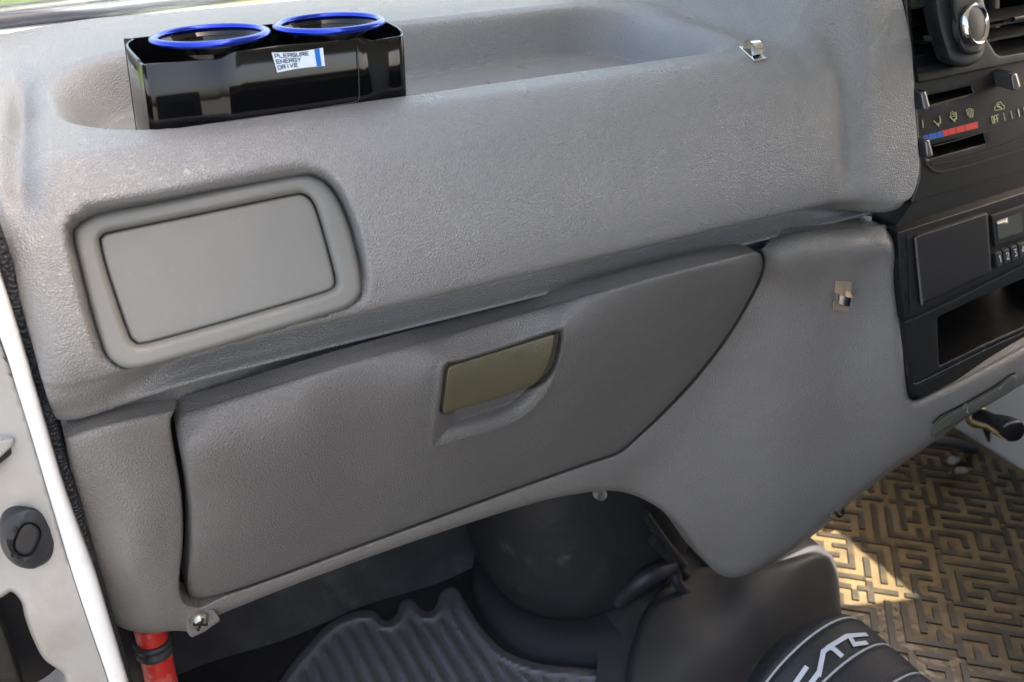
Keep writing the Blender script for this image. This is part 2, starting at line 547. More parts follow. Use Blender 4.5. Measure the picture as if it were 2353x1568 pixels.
def grille():
    m = mat("perforated grille", (.03, .03, .033), .5, spec=.3)
    n = m.node_tree.nodes; l = m.node_tree.links; b = n["Principled BSDF"]
    tc = [q for q in n if q.type == 'TEX_COORD'][0]
    sx = n.new("ShaderNodeSeparateXYZ"); l.new(tc.outputs['Object'], sx.inputs[0])
    cx = n.new("ShaderNodeCombineXYZ"); l.new(sx.outputs[0], cx.inputs[0]); l.new(sx.outputs[2], cx.inputs[1])
    rt = n.new("ShaderNodeMapping"); rt.inputs['Rotation'].default_value = (0, 0, math.radians(45)); l.new(cx.outputs[0], rt.inputs['Vector'])
    v = n.new("ShaderNodeTexVoronoi"); v.voronoi_dimensions = '2D'; v.inputs['Scale'].default_value = 400; v.inputs['Randomness'].default_value = 0.0
    l.new(rt.outputs[0], v.inputs['Vector'])
    r = n.new("ShaderNodeMapRange"); r.inputs['From Min'].default_value = .30; r.inputs['From Max'].default_value = .42
    l.new(v.outputs['Distance'], r.inputs['Value'])
    mx = n.new("ShaderNodeMix"); mx.data_type = 'RGBA'; l.new(r.outputs[0], mx.inputs[0])
    mx.inputs[6].default_value = (.001, .001, .0015, 1); mx.inputs[7].default_value = (.022, .022, .025, 1)
    l.new(mx.outputs[2], b.inputs['Base Color'])
    return m
M['grille'] = grille()
M['seal'] = mat("knitted rubber", (.015, .016, .020), .6, bumps=(('cell', 420, 1.0, .002),), dust=((.07, .075, .09), .6, 300, .5))
M['vinyl2'] = mat("grey moulded vinyl", (.034, .034, .036), .55, bumps=(('noise', 300, .3, .0008),), var=.15, var_scale=9, dust=((.08, .08, .08), .4, 14, .55))
M['liner'] = mat("pale grey liner", (.72, .71, .68), .8)
M['lip'] = mat("grey windscreen lip", (.06, .065, .08), .45)
M['ground'] = mat("asphalt ground", (.11, .105, .10), .9, var=.25, var_scale=2)
M['carpet2'] = mat("black moulded carpet", (.024, .025, .030), .85, spec=.25, bumps=(('noise', 600, .5, .0012),), var=.2, var_scale=10, dust=((.10, .10, .11), .35, 30, .60))
M['dark_liner'] = mat("dark cab lining", (.05, .05, .05), .8)

# ================================================================== DASHBOARD
dash = thing("dashboard", (.36, .75, .2), "long grey grained dashboard with a tray on top and a glove box below", "dashboard")

COVER = rpoly([(172,478,75), (714,398,95), (838,690,62), (268,858,70)], 10)
# outline traced more closely
COVER = smooth_closed([(171,545),(180,520),(205,503),(240,490),(380,463),(530,433),(680,406),(722,408),(752,427),(778,463),(803,525),(822,600),(829,655),(823,683),(800,705),(755,722),(600,768),(450,812),(335,843),(290,846),(262,832),(240,803),(212,715),(188,620)], 6)
COVER_IN = smooth_closed([(229,560),(234,543),(256,533),(400,503),(540,474),(672,447),(697,446),(713,456),(728,482),(750,555),(770,632),(771,655),(758,668),(700,687),(560,728),(430,765),(330,791),(308,787),(294,768),(268,695),(243,618)], 6)
COVER_W = smooth_closed([(216,556),(224,533),(250,522),(400,491),(540,461),(675,433),(703,434),(724,447),(742,478),(765,552),(786,636),(785,664),(768,681),(705,702),(562,743),(434,780),(330,806),(302,802),(281,778),(254,700),(228,615)], 6)
def cover_Y(px, py):
    a = np.array([500., 430.]); b = np.array([500., 800.])
    # a plane through three points of the pad
    pa, pb, pc = PY(500, 425, .629), PY(500, 795, .5725), PY(800, 600, .590)
    n = np.cross(pb-pa, pc-pa); 
    r = ray(px, py); o = np.array([0, 0, H])
    t = ((pa-o)@n)/(r@n)
    return r[..., 1]*t

# profile of the padded top, (Y, Z below camera height)
def cr_dense(pts, n):
    return smooth_open(pts, n)
LEFT = cr_dense([(.665,-.2),(.642,-.2035),(.617,-.2195),(.596,-.247),(.582,-.28),(.576,-.305),(.578,-.322),(.598,-.331),(.616,-.337),(.622,-.347),(.613,-.3545),(.604,-.3575),(.606,-.361),(.618,-.364),(.625,-.386)], 7)
RIGHT = cr_dense([(.665,-.13),(.645,-.150),(.628,-.175),(.612,-.205),(.597,-.25),(.580,-.295),(.5705,-.322),(.568,-.334),(.578,-.346),(.600,-.350),(.610,-.354),(.604,-.3575),(.606,-.361),(.618,-.364),(.625,-.386)], 7)
YT = np.linspace(1.10, .665, 150)[:-1]
def top_right_Z(Y):
    return -.13+.02*sstep(.66, .8, Y)
nX = 420
X0, X1 = -.022, .7425
s = np.linspace(0, 1, nX)
XS = np.sort(np.concatenate([X0+(X1-X0)*s, X0+np.array([.0003,.001,.002,.0035,.005,.007,.0095,.0125,.016]), X1-np.array([.0003,.0008,.0016,.0028,.0042,.006,.008])]))
rows = []
def tray_mask(X, Y):
    """rounded rectangle with soft walls: 1 on the floor, 0 outside"""
    cx, cyy = .319, .781; hx, hy = .293, .113; r = .085-.030*sstep(.4, .55, X)
    # the left end of the tray bends towards the seats
    qx = np.abs(X-cx)-(hx-r); qy = np.abs(Y-cyy)-(hy-r)
    d = np.hypot(np.maximum(qx, 0), np.maximum(qy, 0))+np.minimum(np.maximum(qx, qy), 0)-r
    wall = .019+.055*sstep(.53, .62, X)+.02*sstep(.10, .02, X)*sstep(.70, .76, Y)
    back = sstep(.80, .86, Y)*.006
    return 1-sstep(-wall-back, 0.0, d), d
XX = XS[:, None]
blend = sstep(.622, .712, XX)
# top sheet
Yt = YT[None, :]+0*XX
TAILL = np.array([(.583,-.330),(.588,-.340),(.594,-.349),(.598,-.355),(.600,-.359),(.602,-.363),(.606,-.367),(.62,-.372)])
LEND = cr_dense([(.665,-.2),(.642,-.2035),(.617,-.2195),(.596,-.247),(.582,-.28),(.576,-.305),(.578,-.322)]+[tuple(q_) for q_ in TAILL], 7)
m, d = tray_mask(XX+0*Yt, Yt)
Zt = -.2+(-.005*sstep(.95, 1.1, Yt))-.043*m*(1-.0*XX)
# slight raised ridge behind the tray and gentle fall of the deck at the left end
Zt = Zt+.004*np.exp(-((d-.012)/.012)**2)*sstep(.78, .86, Yt)
Zt = Zt-.008*sstep(.10, -.02, XX)*sstep(.7, .8, Yt)
cowl = top_right_Z(Yt)
Zt = Zt*(1-blend)+cowl*blend
Yf = LEFT[None, :, 0]*(1-blend)+RIGHT[None, :, 0]*blend
Zf = LEFT[None, :, 1]*(1-blend)+RIGHT[None, :, 1]*blend
bl = sstep(.085, .0, XX)
Yf = Yf*(1-bl)+LEND[None, :, 0]*bl; Zf = Zf*(1-bl)+LEND[None, :, 1]*bl
Yp = np.hstack([Yt, Yf]); Zp = np.hstack([Zt, Zf])
# valley between the roll and the cowl
val = np.exp(-((XX-.656-.10*(Zp+.26))/.017)**2)*sstep(-.335, -.28, Zp)*sstep(.70, .66, Yp)
Yp = Yp+.010*val
# groove at the left end
gv = np.exp(-((XX-(-.004+.08*(Yp-.66)))/.010)**2)*sstep(.60, .64, Yp)*sstep(.95, .8, Yp)
Zp = Zp-.015*gv; Yp = Yp+.008*gv
# low outer end of the deck, curve of the left corner
# normals of each profile, for rounding the two ends
dY = np.gradient(Yp, axis=1); dZ = np.gradient(Zp, axis=1)
L = np.hypot(dY, dZ)+1e-9; nY, nZ = dZ/L, -dY/L          # outward: up on the deck, towards the seats on the face
def end_inset(X):
    a = np.clip((X-X0)/.020, 0, 1); l = .020*(1-np.sqrt(np.clip(1-(1-a)**2, 0, 1)))
    b = np.clip((X1-X)/.009, 0, 1); r = .009*(1-np.sqrt(np.clip(1-(1-b)**2, 0, 1)))
    return l+r
tail_w = np.hstack([0*Yt, sstep(-.30, -.345, LEND[None, :, 1])+0*Yf])
ins = end_inset(XX)*(1-.75*tail_w*(XX < .2))
Yp = Yp-nY*ins; Zp = Zp-nZ*ins
nr = Yp.shape[1]
V = np.stack([XX+0*Yp, Yp, Zp+H], -1)
# lower right corner of the pad is rounded
V = V.reshape(-1, 3)
cz = np.clip((-.300-(V[:, 2]-H))/.034, 0, 1)*(V[:, 1] < .66)
V[:, 0] -= .024*(1-np.sqrt(1-cz**2*.98))*sstep(.695, .742, V[:, 0])
px, py = proj(V)
q = np.stack([px, py], -1)
front = V[:, 1] < .66
k = np.where(front & (px > 60) & (px < 950) & (py > 330) & (py < 940))[0]
ins_ = inside(COVER, q[k]); dd = bdist(COVER, q[k])
Yc = cover_Y(px[k], py[k])
Y = V[k, 1].copy()
deep = np.maximum(Y, Yc+.004)
# inside: behind the cover; a soft shoulder outside it
tgt = np.where(ins_, Yc+.010, np.where(dd < 26, Y+(np.maximum(Yc+.004-Y, .0015))*(1-sstep(0, 26, dd)), Y))
tgt = np.maximum(tgt, Y)
V[k] = PY(px[k], py[k], tgt)
faces = []
nxs = len(XS)
for i in range(nxs-1):
    b = i*nr
    faces += [(b+j, b+j+1, b+nr+j+1, b+nr+j) for j in range(nr-1)]
# end skirts towards the inside
base = len(V)
capL = V[:nr].copy(); capL[:, 0] += .004; capL[:, 1] += .01*0
capR = V[(nxs-1)*nr:].copy(); capR[:, 1] += .03; capR[:, 2] -= .004
V = np.vstack([V, capR])
o_ = (nxs-1)*nr
faces += [(o_+j, o_+j+1, base+j+1, base+j) for j in range(nr-1)]
pad = mesh_obj("padded_top", V, faces, M['pad'], dash)
recalc(pad)

# ---- small blank cover in a raised frame
cov = patch("blank_cover_frame", COVER, lambda x, y, inw: PY(x, y, cover_Y(x, y)-.0035+inw), M['cover'], dash, holes=[COVER_IN], step=9, bstep=5, edge_r=12, edge_m=.0045, hole_r=17, hole_m=.0065, skirt=.02, hole_skirt=.008)
IN2 = []
cI = COVER_IN.mean(0)
IN2 = cI+(COVER_IN-cI)*.986
patch("blank_cover_plate", IN2, lambda x, y, inw: PY(x, y, cover_Y(x, y)+.0015+inw), M['cover'], cov, step=16, bstep=6, edge_r=7, edge_m=.0022, skirt=.012)

# ---- lower panel with the opening for the glove box
LID = smooth_closed([(411,985),(412,962),(428,946),(470,933),(620,888),(800,833),(1000,776),(1150,732),(1270,699),(1400,663),(1550,623),(1690,588),(1735,579),(1751,592),(1750,620),(1733,662),(1690,740),(1640,812),(1580,885),(1510,958),(1465,1000),(1430,1032),(1402,1046),(1340,1066),(1200,1115),(1000,1188),(800,1262),(600,1335),(480,1375),(448,1378),(433,1366),(430,1330),(437,1260),(438,1180),(432,1110),(420,1040)], 5)
lowY = tps([(160,1005,.594),(150,1100,.604),(185,1200,.612),(210,1330,.618),(250,1430,.630),(235,1000,.590),(300,975,.592),(380,945,.598),(280,1080,.594),(330,1180,.598),
            (300,1300,.600),(360,1400,.612),(390,1050,.602),(400,1250,.610),(350,1450,.622),(430,1430,.624),(480,1410,.626),(700,1330,.628),(1000,1215,.630),(1250,1130,.630),(1400,1085,.628),
            (1450,1120,.628),(1500,1200,.615),(1560,1280,.600),(1640,1320,.590),(1700,1320,.575),(1765,560,.597),(1760,640,.600),(1850,530,.590),(1960,525,.583),(2040,520,.583),
            (1800,650,.588),(1900,620,.573),(2010,600,.566),(1950,800,.560),(2050,800,.536),(2075,920,.520),(1850,800,.574),(1750,800,.597),(1700,760,.612),(1650,870,.620),(1550,980,.626),(1480,1050,.627),
            (1800,950,.574),(1700,1050,.590),(1600,1100,.606),(1950,1000,.545),(2060,1000,.518),(1850,1150,.552),(1750,1240,.565),(2000,1130,.528),(2110,960,.512),(2140,1040,.505),(1880,1225,.545),
            (1690,720,.611),(1850,568,.573),(1950,562,.567),(2030,560,.561),(1790,590,.580),(1420,1060,.628),(1150,1160,.630),(850,1270,.629),(600,1355,.628)])
OPEN = LID.copy()
cL = np.array([1080., 950.])
# opening a few units larger than the lid, wider on the left
off = []
for i, p in enumerate(LID):
    t = LID[(i+1) % len(LID)]-LID[i-1]; t /= np.linalg.norm(t)+1e-9
    nrm_ = np.array([t[1], -t[0]])
    if np.dot(nrm_, p-cL) < 0: nrm_ = -nrm_
    g = 4.0
    if p[0] < 520: g = 4+14*sstep(520, 430, p[0])
    if nrm_[1] < -.8 and 430 < p[0] < 1735: g = 32
    off.append(p+nrm_*g)
OPEN = np.array(off)
OUT = smooth_open([(148,1005),(200,985),(300,960),(378,944),(398,938),(404,925)], 4)
OUT = np.vstack([OUT, smooth_open([(440,895),(700,790),(1000,700),(1270,625),(1600,535),(1738,510),(1757,540),(1775,546),(1850,529),(1940,523),(2010,521),(2036,514),(2048,530),(2057,570),(2062,640),(2072,740),(2082,840),(2092,905),(2100,916),(2130,908),(2230,860),(2353,792),(2440,742)], 5)])
OUT = np.vstack([OUT, smooth_open([(2440,836),(2332,894),(2240,948),(2140,1020),(2050,1082),(1950,1160),(1880,1222),(1800,1277),(1740,1312),(1695,1327),(1665,1325),(1640,1311),(1610,1278),(1570,1222),(1530,1180),(1480,1148),(1430,1131),(1380,1128),(1330,1135),(1250,1150),(1100,1195),(900,1262),(700,1335),(560,1390),(490,1420),(480,1437),(462,1446),(440,1452),(400,1450),(340,1456),(290,1447),(262,1430),(245,1395),(228,1330),(205,1270),(180,1160),(160,1060)], 4)])
def low_fn(x, y, inw):
    Y = lowY(x, y)
    q = np.stack([x, y], -1)
    # the strip above the lid lies deep under the pad
    top = np.interp(x, [400,428,620,1000,1270,1550,1735,1760], [962,946,888,776,699,623,579,560])
    Y = Y+.035*sstep(398, 418, x)*sstep(1768, 1750, x)*sstep(2, -10, y-top)
    return PY(x, y, Y+inw)
lowp = patch("lower_panel", OUT, low_fn, M['hard'], dash, holes=[OPEN], step=11, bstep=6, edge_r=20, edge_m=.009, hole_r=7, hole_m=.004, skirt=.03, hole_skirt=.03)

# ---- glove box lid with its pocket and latch
lidY = tps([(412,975,.596),(430,1370,.632),(600,893,.583),(1000,780,.582),(1270,702,.582),(1745,582,.586),(1748,640,.595),
            (440,1010,.579),(700,900,.567),(1000,815,.566),(1300,733,.566),(1700,625,.573),(450,1150,.594),(800,1050,.587),(1200,930,.586),(1550,800,.590),(1650,740,.595),
            (450,1300,.612),(800,1180,.611),(1200,1050,.611),(1450,930,.611),(1500,955,.618),(1400,1040,.625),(1200,1110,.626),(800,1258,.627),(480,1368,.628)])
POCKET = smooth_closed([(1022,838),(1060,828),(1160,797),(1280,757),(1293,764),(1292,792),(1277,848),(1243,912),(1196,957),(1140,982),(1070,1002),(1005,1022),(998,1012),(1004,960),(1012,900)], 6)
LATCH = rpoly([(1029,842,12),(1276,766,10),(1273,800,18),(1257,850,22),(1228,885,18),(1130,920,0),(1016,952,12)], 5)
gx, gy = np.meshgrid(np.arange(985, 1310, 4.5), np.arange(745, 1035, 4.5))
pk_extra = np.stack([gx.ravel(), gy.ravel()], -1)
def lid_fn(x, y, inw):
    q = np.stack([x, y], -1); Y = lidY(x, y)
    i = inside(POCKET, q); d = bdist(POCKET, q)
    # gentle slope at the lower and right rims, steep behind the latch
    sl = 1-sstep(-40, 60, (y-(1005-.30*(x-1000))))*0
    low = sstep(-12, 6, y-(951-.305*(x-1019)))*sstep(1320, 1290, x)
    wid = 9*(1-low)+40*low
    wid = np.where(x > 1226, np.maximum(wid, 22*sstep(1215, 1250, x)*sstep(840, 900, y)+9), wid)
    dep = .019*np.clip(d/wid, 0, 1)**1.5*i
    lip = -.0012*np.exp(-((d-4)/7.0)**2)*(~i)
    return PY(x, y, Y+inw+dep+lip)
lid = patch("glove_box_lid", LID, lid_fn, M['lid'], dash, step=11, bstep=6, edge_r=15, edge_m=.006, skirt=.02, extra=pk_extra)
patch("latch", LATCH, lambda x, y, inw: PY(x, y, lidY(x, y)+.0008+inw), M['latch'], lid, step=10, bstep=4, edge_r=5, edge_m=.0025, skirt=.012)
# matte black sheet painting the shade in the gap behind the lid
patch("glove_box_shade_sheet", OPEN+(OPEN-cL)*.02, lambda x, y, inw: PY(x, y, lowY(x, y)+.045), M['matte'], dash, step=60, bstep=20, skirt=0)

# ---- screw boss under the left corner
b = MB()
c0 = PY(460, 1434, .618)
b.lathe([(.0, -.0005), (.0045, -.0012), (.0072, .0015), (.0078, .004), (.0078, .006)], c0, (0, 1, .1), 20)
b.build("screw", M['steel'], lowp)
b = MB()
b.box((-.006, -.0018, -.0010), (.006, .0004, .0010), Matrix.Translation(Vector(c0))@Matrix.Rotation(.5, 4, 'Y'))
b.box((-.0010, -.00185, -.006), (.0010, .0004, .006), Matrix.Translation(Vector(c0))@Matrix.Rotation(.5, 4, 'Y'))
b.build("screw_slot", M['matte'], lowp)
patch("screw_tab", rpoly([(424,1405,8),(492,1400,8),(508,1425,8),(470,1452,6),(440,1466,5),(428,1450,6)], 4), lambda x, y, inw: PY(x, y, .624+inw), M['hard'], lowp, step=8, bstep=3, edge_r=5, edge_m=.002, skirt=.02)

# ------------------------------------------------------------------ ray helper for placing things on a surface
from mathutils.bvhtree import BVHTree
_bvh = {}
def hit(o, px, py):
    if o.name not in _bvh:
        w = Vector((0, 0, 0)); p = o
        while p is not None: w += p.location; p = p.parent
        _bvh[o.name] = (BVHTree.FromPolygons([v.co.copy() for v in o.data.vertices], [tuple(f.vertices) for f in o.data.polygons]), w)
    t, w = _bvh[o.name]
    d = Vector(ray(px, py)).normalized()
    loc, nn, i, dist = t.ray_cast(Vector((0, 0, H))-w, d)
    if loc is None: return None, None
    if nn.dot(d) > 0: nn = -nn
    return loc+w, nn
SPX = .00038       # metres per picture unit on the centre stack
def on_stack(pts, off): return [PS(x, y, off) for x, y in pts]

# ================================================================== centre stack (part of the dashboard)
VL = [(2091,24),(2105,168),(2215,149),(2240,140),(2256,108),(2238,-6)]
VR = rpoly([(2246,-8),(2266,88),(2292,131,14),(2440,104),(2440,-50)], 5)
SL1 = [(2114,224),(2229,198),(2236,214),(2122,245)]
SL2 = [(2122,338),(2258,307),(2265,330),(2130,366)]
SL3 = [(2290,188),(2440,155),(2440,178),(2296,208)]
CUB = rpoly([(2153,729,8),(2250,683),(2353,640),(2440,602),(2440,708),(2353,750),(2250,795),(2157,841,6)], 4)
STK = [(2066,-80),(2080,0),(2090,110),(2097,200),(2099,300),(2101,420),(2094,470),(2058,520),(2058,640),(2066,740),(2078,830),(2090,900),(2098,921),(2130,906),(2230,858),(2353,792),(2450,742),(2450,-180)]
stk = patch("centre_panel", STK, by_S(-.012), M['black'], dash, holes=[VL, VR, SL1, SL2, CUB], step=14, bstep=7, edge_r=0, hole_r=3, hole_m=.001, skirt=.03, hole_skirt=.075)
# matte black sheet standing for the shade inside the openings
patch("panel_shade_sheet", [(2070,-100),(2108,430),(2075,520),(2100,890),(2450,730),(2450,-180)], lambda x, y, inw: PS(x, y, -.085), M['matte'], stk, step=60, bstep=30, skirt=0)
b = MB(); b.tube(on_stack([(2079,-20),(2086,60),(2093,130),(2100,200),(2107,290),(2112,380),(2112,408),(2106,432),(2094,463)], -.002), .0011, 8)
b.build("bezel_edge", M['trim_gloss'], stk)
# vent frame
vf = patch("vent_frame", [(2087,-60),(2099,105),(2110,191),(2200,172),(2353,141),(2450,121),(2450,-90)], by_S(-.0035), M['trim'], stk, holes=[VL, VR], step=12, bstep=5, edge_r=4, edge_m=.002, hole_r=4, hole_m=.002, skirt=.012, hole_skirt=.012)
def slat(x0, y0, x1, y1, off, m, th=.0012, dep=.018):
    b = MB()
    a0, a1 = PS(x0, y0, off), PS(x1, y1, off)
    u = np.array([0, 0, th])
    bk = np.array([0, dep, .004])
    b.hexa([a0-u, a1-u, a1+u, a0+u], [a0-u+bk, a1-u+bk, a1+u+bk, a0+u+bk])
    return b.build("vent_slat", m, stk)
for (a, e, f, g, o_) in [(2088,99,2262,66,-.014),(2094,133,2262,104,-.014),(2086,62,2262,28,-.014)]: slat(a, e, f, g, o_, M['black'])
for (a, e, f, g, o_) in [(2250,53,2450,18,-.012),(2250,66,2450,28,-.018),(2262,96,2450,60,-.012),(2280,128,2450,92,-.02)]: slat(a, e, f, g, o_, M['trim'])
for (x, y, w, h) in [(2144,87,7,9),(2331,44,9,7)]:
    b = MB(); p = PS(x, y, -.006)
    b.lathe([(.0, .004), (h*SPX*.6, .0032), (h*SPX*.9, 0), (h*SPX*.7, -.012)], p, (0, -1, .3), 16)
    o = b.build("vent_tab", M['lever'], stk)
p0, p1 = PS(2328, 45, -.004), PS(2440, 22, -.004)
b = MB(); b.tube([p0, p1], .0024, 10); b.build("vent_tab_bar", M['black'], stk)
# slider levers
def lever(poly, off):
    return patch("slider_lever", rpoly([(x, y, 6) for x, y in poly], 4), by_S(off), M['lever'], stk, step=4, bstep=2, edge_r=5, edge_m=.004, skirt=.022)
lever([(2112,211),(2128,207),(2139,247),(2122,257)], .010)
lever([(2320,172),(2337,166),(2347,200),(2327,211)], .010)
lever([(2122,322),(2136,319),(2146,358),(2128,365)], .010)
# ledge lines of the climate panel, their highlights drawn as paler ribbons
def strip(name, pts, w, off, m, parent=None, th=.0006):
    b = MB(); b.ribbon(on_stack(smooth_open(pts, 5) if len(pts) > 2 else pts, off), w*SPX, ST_N, th)
    return b.build(name, m, parent or stk)
strip("panel_ledge", [(2123,352),(2127,370),(2138,386),(2156,394),(2200,387),(2290,361),(2450,316)], 5, -.011, M['trim'])
strip("panel_ledge", [(2140,378),(2200,368),(2270,347),(2340,320)], 3, -.011, M['trim'])
strip("panel_ledge", [(2146,336),(2200,322),(2262,303),(2325,284)], 2.5, -.011, M['trim'])
strip("slot_end_highlight", [(2232,204),(2236,214),(2233,221)], 2.2, -.0113, M['trim_gloss'])  # paler ribbons painting highlight ticks at the slots' right ends
strip("slot_end_highlight", [(2263,319),(2265,329),(2260,336)], 2.2, -.0113, M['trim_gloss'])
strip("panel_seam", [(2104,463),(2200,436),(2330,399),(2450,362)], 2, -.0113, M['matte'])
strip("panel_seam", [(2060,529),(2120,508),(2230,474),(2353,432),(2450,402)], 3.5, -.0113, M['trim'])
# printed colour scale
def quad_print(name, q, m, off=-.0114, th=.0004):
    b = MB(); P_ = on_stack(q, off); n_ = ST_N*th
    b.hexa([p+n_ for p in P_], P_); return b.build(name, m, stk, smooth=False)
def bar_quad(xa, xb):
    f = lambda z: (2091+z*.1282)
    def top(z): return 201+.1282*(868-.262*(z-232)+0*z)
    def bot(z): return 201+.1282*(972-.252*(z-232))
    lean = 2.2
    return [(f(xa), top(xa)), (f(xb), top(xb)), (f(xb)+lean, bot(xb)), (f(xa)+lean, bot(xa))]
for xa, xb in [(225,318),(330,466),(476,572)]: quad_print("blue_scale_block", bar_quad(xa, xb), M['blue_p'])
for xa, xb in [(580,664),(674,804),(814,972),(982,1200)]: quad_print("red_scale_block", bar_quad(xa, xb), M['red_p'])
def icon(name, strokes, m=None, off=-.0114, parent=None):
    b = MB()
    for w, pts in strokes:
        b.ribbon(on_stack(pts, off), w*SPX, ST_N, .0003)
    return b.build(name, m or M['icon'], parent or stk, smooth=False)
Z5 = lambda pts: [(2091+x*.1282, 201+y*.1282) for x, y in pts]
icon("airflow_icon", [(2.2, Z5([(222,590),(232,650)])), (2.8, Z5([(232,650),(232,720)]))])
icon("airflow_icon", [(2.2, Z5([(530,515),(535,560)])), (3.4, Z5([(537,565),(545,635)])), (3, Z5([(545,635),(510,650)])), (2.6, Z5([(510,650),(512,690),(470,645),(425,605)]))])
icon("airflow_icon", [(1.2, Z5([(720,465),(760,435),(805,470),(790,520),(740,525),(720,465)])), (1, Z5([(745,490),(765,470),(785,495)])),
     (3.2, Z5([(820,450),(830,560)])), (2.8, Z5([(830,560),(795,575),(800,610),(715,530)]))])
icon("defrost_icon", [(1.6, Z5([(1035,500),(1010,410),(1070,380),(1130,400),(1130,490),(1120,530)])), (1.3, Z5([(1045,435),(1055,500),(1075,545)])), (1.3, Z5([(1072,430),(1080,490),(1095,545)])), (1.3, Z5([(1100,425),(1105,490),(1120,535)])), (1.1, Z5([(1035,425),(1075,410),(1112,418)]))])
icon("recirculation_icon", [(1.4, Z5([(1520,415),(1512,360),(1545,340),(1560,280),(1620,260),(1650,310),(1690,330),(1685,385),(1520,415)])), (1.8, Z5([(1605,300),(1575,310),(1570,350),(1610,360)])), (2.5, Z5([(1600,345),(1640,378)]))])
OFFm = lambda ox, oy: None
def glyph_strokes(ch):
    G = {'O': [[(0,0),(1,0),(1,1),(0,1),(0,0)]], 'F': [[(0,1),(0,0),(1,0)],[(0,.5),(.8,.5)]], 'P': [[(0,1),(0,0),(1,0),(1,.55),(0,.55)]], 'L': [[(0,0),(0,1),(1,1)]],
         'E': [[(1,0),(0,0),(0,1),(1,1)],[(0,.5),(.85,.5)]], 'A': [[(0,1),(0,0),(1,0),(1,1)],[(0,.55),(1,.55)]], 'S': [[(1,0),(0,0),(0,.5),(1,.5),(1,1),(0,1)]],
         'U': [[(0,0),(0,1),(1,1),(1,0)]], 'R': [[(0,1),(0,0),(1,0),(1,.5),(0,.5)],[(.35,.5),(1,1)]], 'N': [[(0,1),(0,0),(1,1),(1,0)]],
         'G': [[(1,0),(0,0),(0,1),(1,1),(1,.5),(.5,.5)]], 'Y': [[(0,0),(.5,.5),(1,0)],[(.5,.5),(.4,1)]], 'D': [[(0,0),(.75,0),(1,.25),(1,.75),(.75,1),(0,1),(0,0)]],
         'I': [[(.5,0),(.5,1)]], 'V': [[(0,0),(.35,1),(1,0)]], '1': [[(.2,.2),(.6,0),(.6,1)]], '2': [[(0,.2),(.2,0),(.8,0),(1,.25),(0,1),(1,1)]],
         '3': [[(0,0),(1,0),(.45,.42),(1,.62),(1,.85),(.8,1),(0,1)]], '4': [[(.75,1),(.75,0),(0,.68),(1.1,.68)]]}
    return G[ch]
def text_on(quad, s_, n_cells, w, place, nrm, thick=.0003, fill=.68):
    """letters laid in a quad (tl, tr, br, bl) of picture units"""
    tl, tr, br, bl = [np.array(q, float) for q in quad]; b = MB()
    for i, ch in enumerate(s_):
        for st in glyph_strokes(ch):
            pts = []
            for u, v in st:
                uu = (i+.16+u*fill)/n_cells
                q = (tl*(1-uu)+tr*uu)*(1-v)+(bl*(1-uu)+br*uu)*v
                pts.append(place(*q))
            b.ribbon(pts, w, nrm, thick)
    return b
text_on(Z5([(1445,535),(1590,490),(1600,610),(1475,650)]), "OFF", 3, 1.7*SPX, lambda x, y: PS(x, y, -.0114), ST_N).build("off_lettering", M['icon'], stk, smooth=False)
for w, a, c in [(1.2,(1672,460),(1703,595)),(2.2,(1805,430),(1838,560)),(3.6,(1938,395),(1962,520)),(5,(2040,365),(2060,470))]:
    icon("fan_speed_mark", [(w, Z5([a, c]))])
# radio
rad = patch("radio", [(2062,534),(2200,491),(2353,442),(2440,414),(2440,566),(2353,606),(2250,653),(2150,702),(2081,737),(2068,640)], by_S(-.0015), M['black'], dash, step=16, bstep=6, edge_r=4, edge_m=.001, skirt=.014)
patch("speaker_slot", [(2083,536),(2102,531),(2112,706),(2091,713)], by_S(-.001), M['matte'], rad, step=20, bstep=10, skirt=0)
patch("speaker_grille", rpoly([(2103,543,5),(2186,516),(2269,489,5),(2279,627,5),(2200,662),(2119,700,5)], 4), by_S(.0035), M['grille'], rad, step=10, bstep=4, edge_r=5, edge_m=.002, skirt=.006)
b = MB(); b.tube(on_stack([(2104,545),(2107,580),(2113,640),(2119,700)], .0025), .0013, 8); b.build("grille_edge_highlight", M['trim_gloss'], rad)  # paler tube painting the vertical highlight left of the grille
patch("display_frame", rpoly([(2278,497,3),(2440,441,3),(2440,514),(2286,568,3)], 3), by_S(.0015), M['matte'], rad, step=12, bstep=5, edge_r=3, edge_m=.001, skirt=.004)
patch("display", [(2291,509),(2346,489),(2350,530),(2295,550)], by_S(.0022), M['lcd'], rad, step=20, bstep=10, skirt=.001)
b = MB(); b.ribbon(on_stack([(2295,551),(2350,531)], .0024), 2.5*SPX, ST_N, .0003); b.build("display_edge", M['trim_gloss'], rad)
for i, ch in enumerate("1234"):
    ox, oy = i*17.6, -i*7.2
    bt = patch("radio_button", rpoly([(2286+ox,583+oy,2),(2301+ox,577+oy,2),(2305.5+ox,610+oy,2),(2290+ox,617+oy,2)], 3), by_S(.003), M['vinyl'], rad, step=6, bstep=2.5, edge_r=2.5, edge_m=.0015, skirt=.005)
    text_on([(2293+ox,589.5+oy),(2300.5+ox,586.5+oy),(2303+ox,601+oy),(2295.5+ox,604+oy)], ch, 1, 1.5*SPX, lambda x, y: PS(x, y, .0032), ST_N).build("digit", M['num'], bt, smooth=False)
    if ox > 60: break
b = MB(); b.ribbon(on_stack(smooth_open([(2079,741),(2100,732),(2180,695),(2260,655),(2353,609),(2440,568)], 4), -.003), 4.5*SPX, ST_N, .0016); b.build("radio_highlight_line", M['trim'], rad)  # paler ribbon painting the highlight along the radio's bottom
strip("pocket_edge_highlight", [(2157,843),(2250,799),(2353,753),(2440,712)], 3.2, -.0105, M['trim_gloss'])  # two paler ribbons painting the double highlight below the pocket
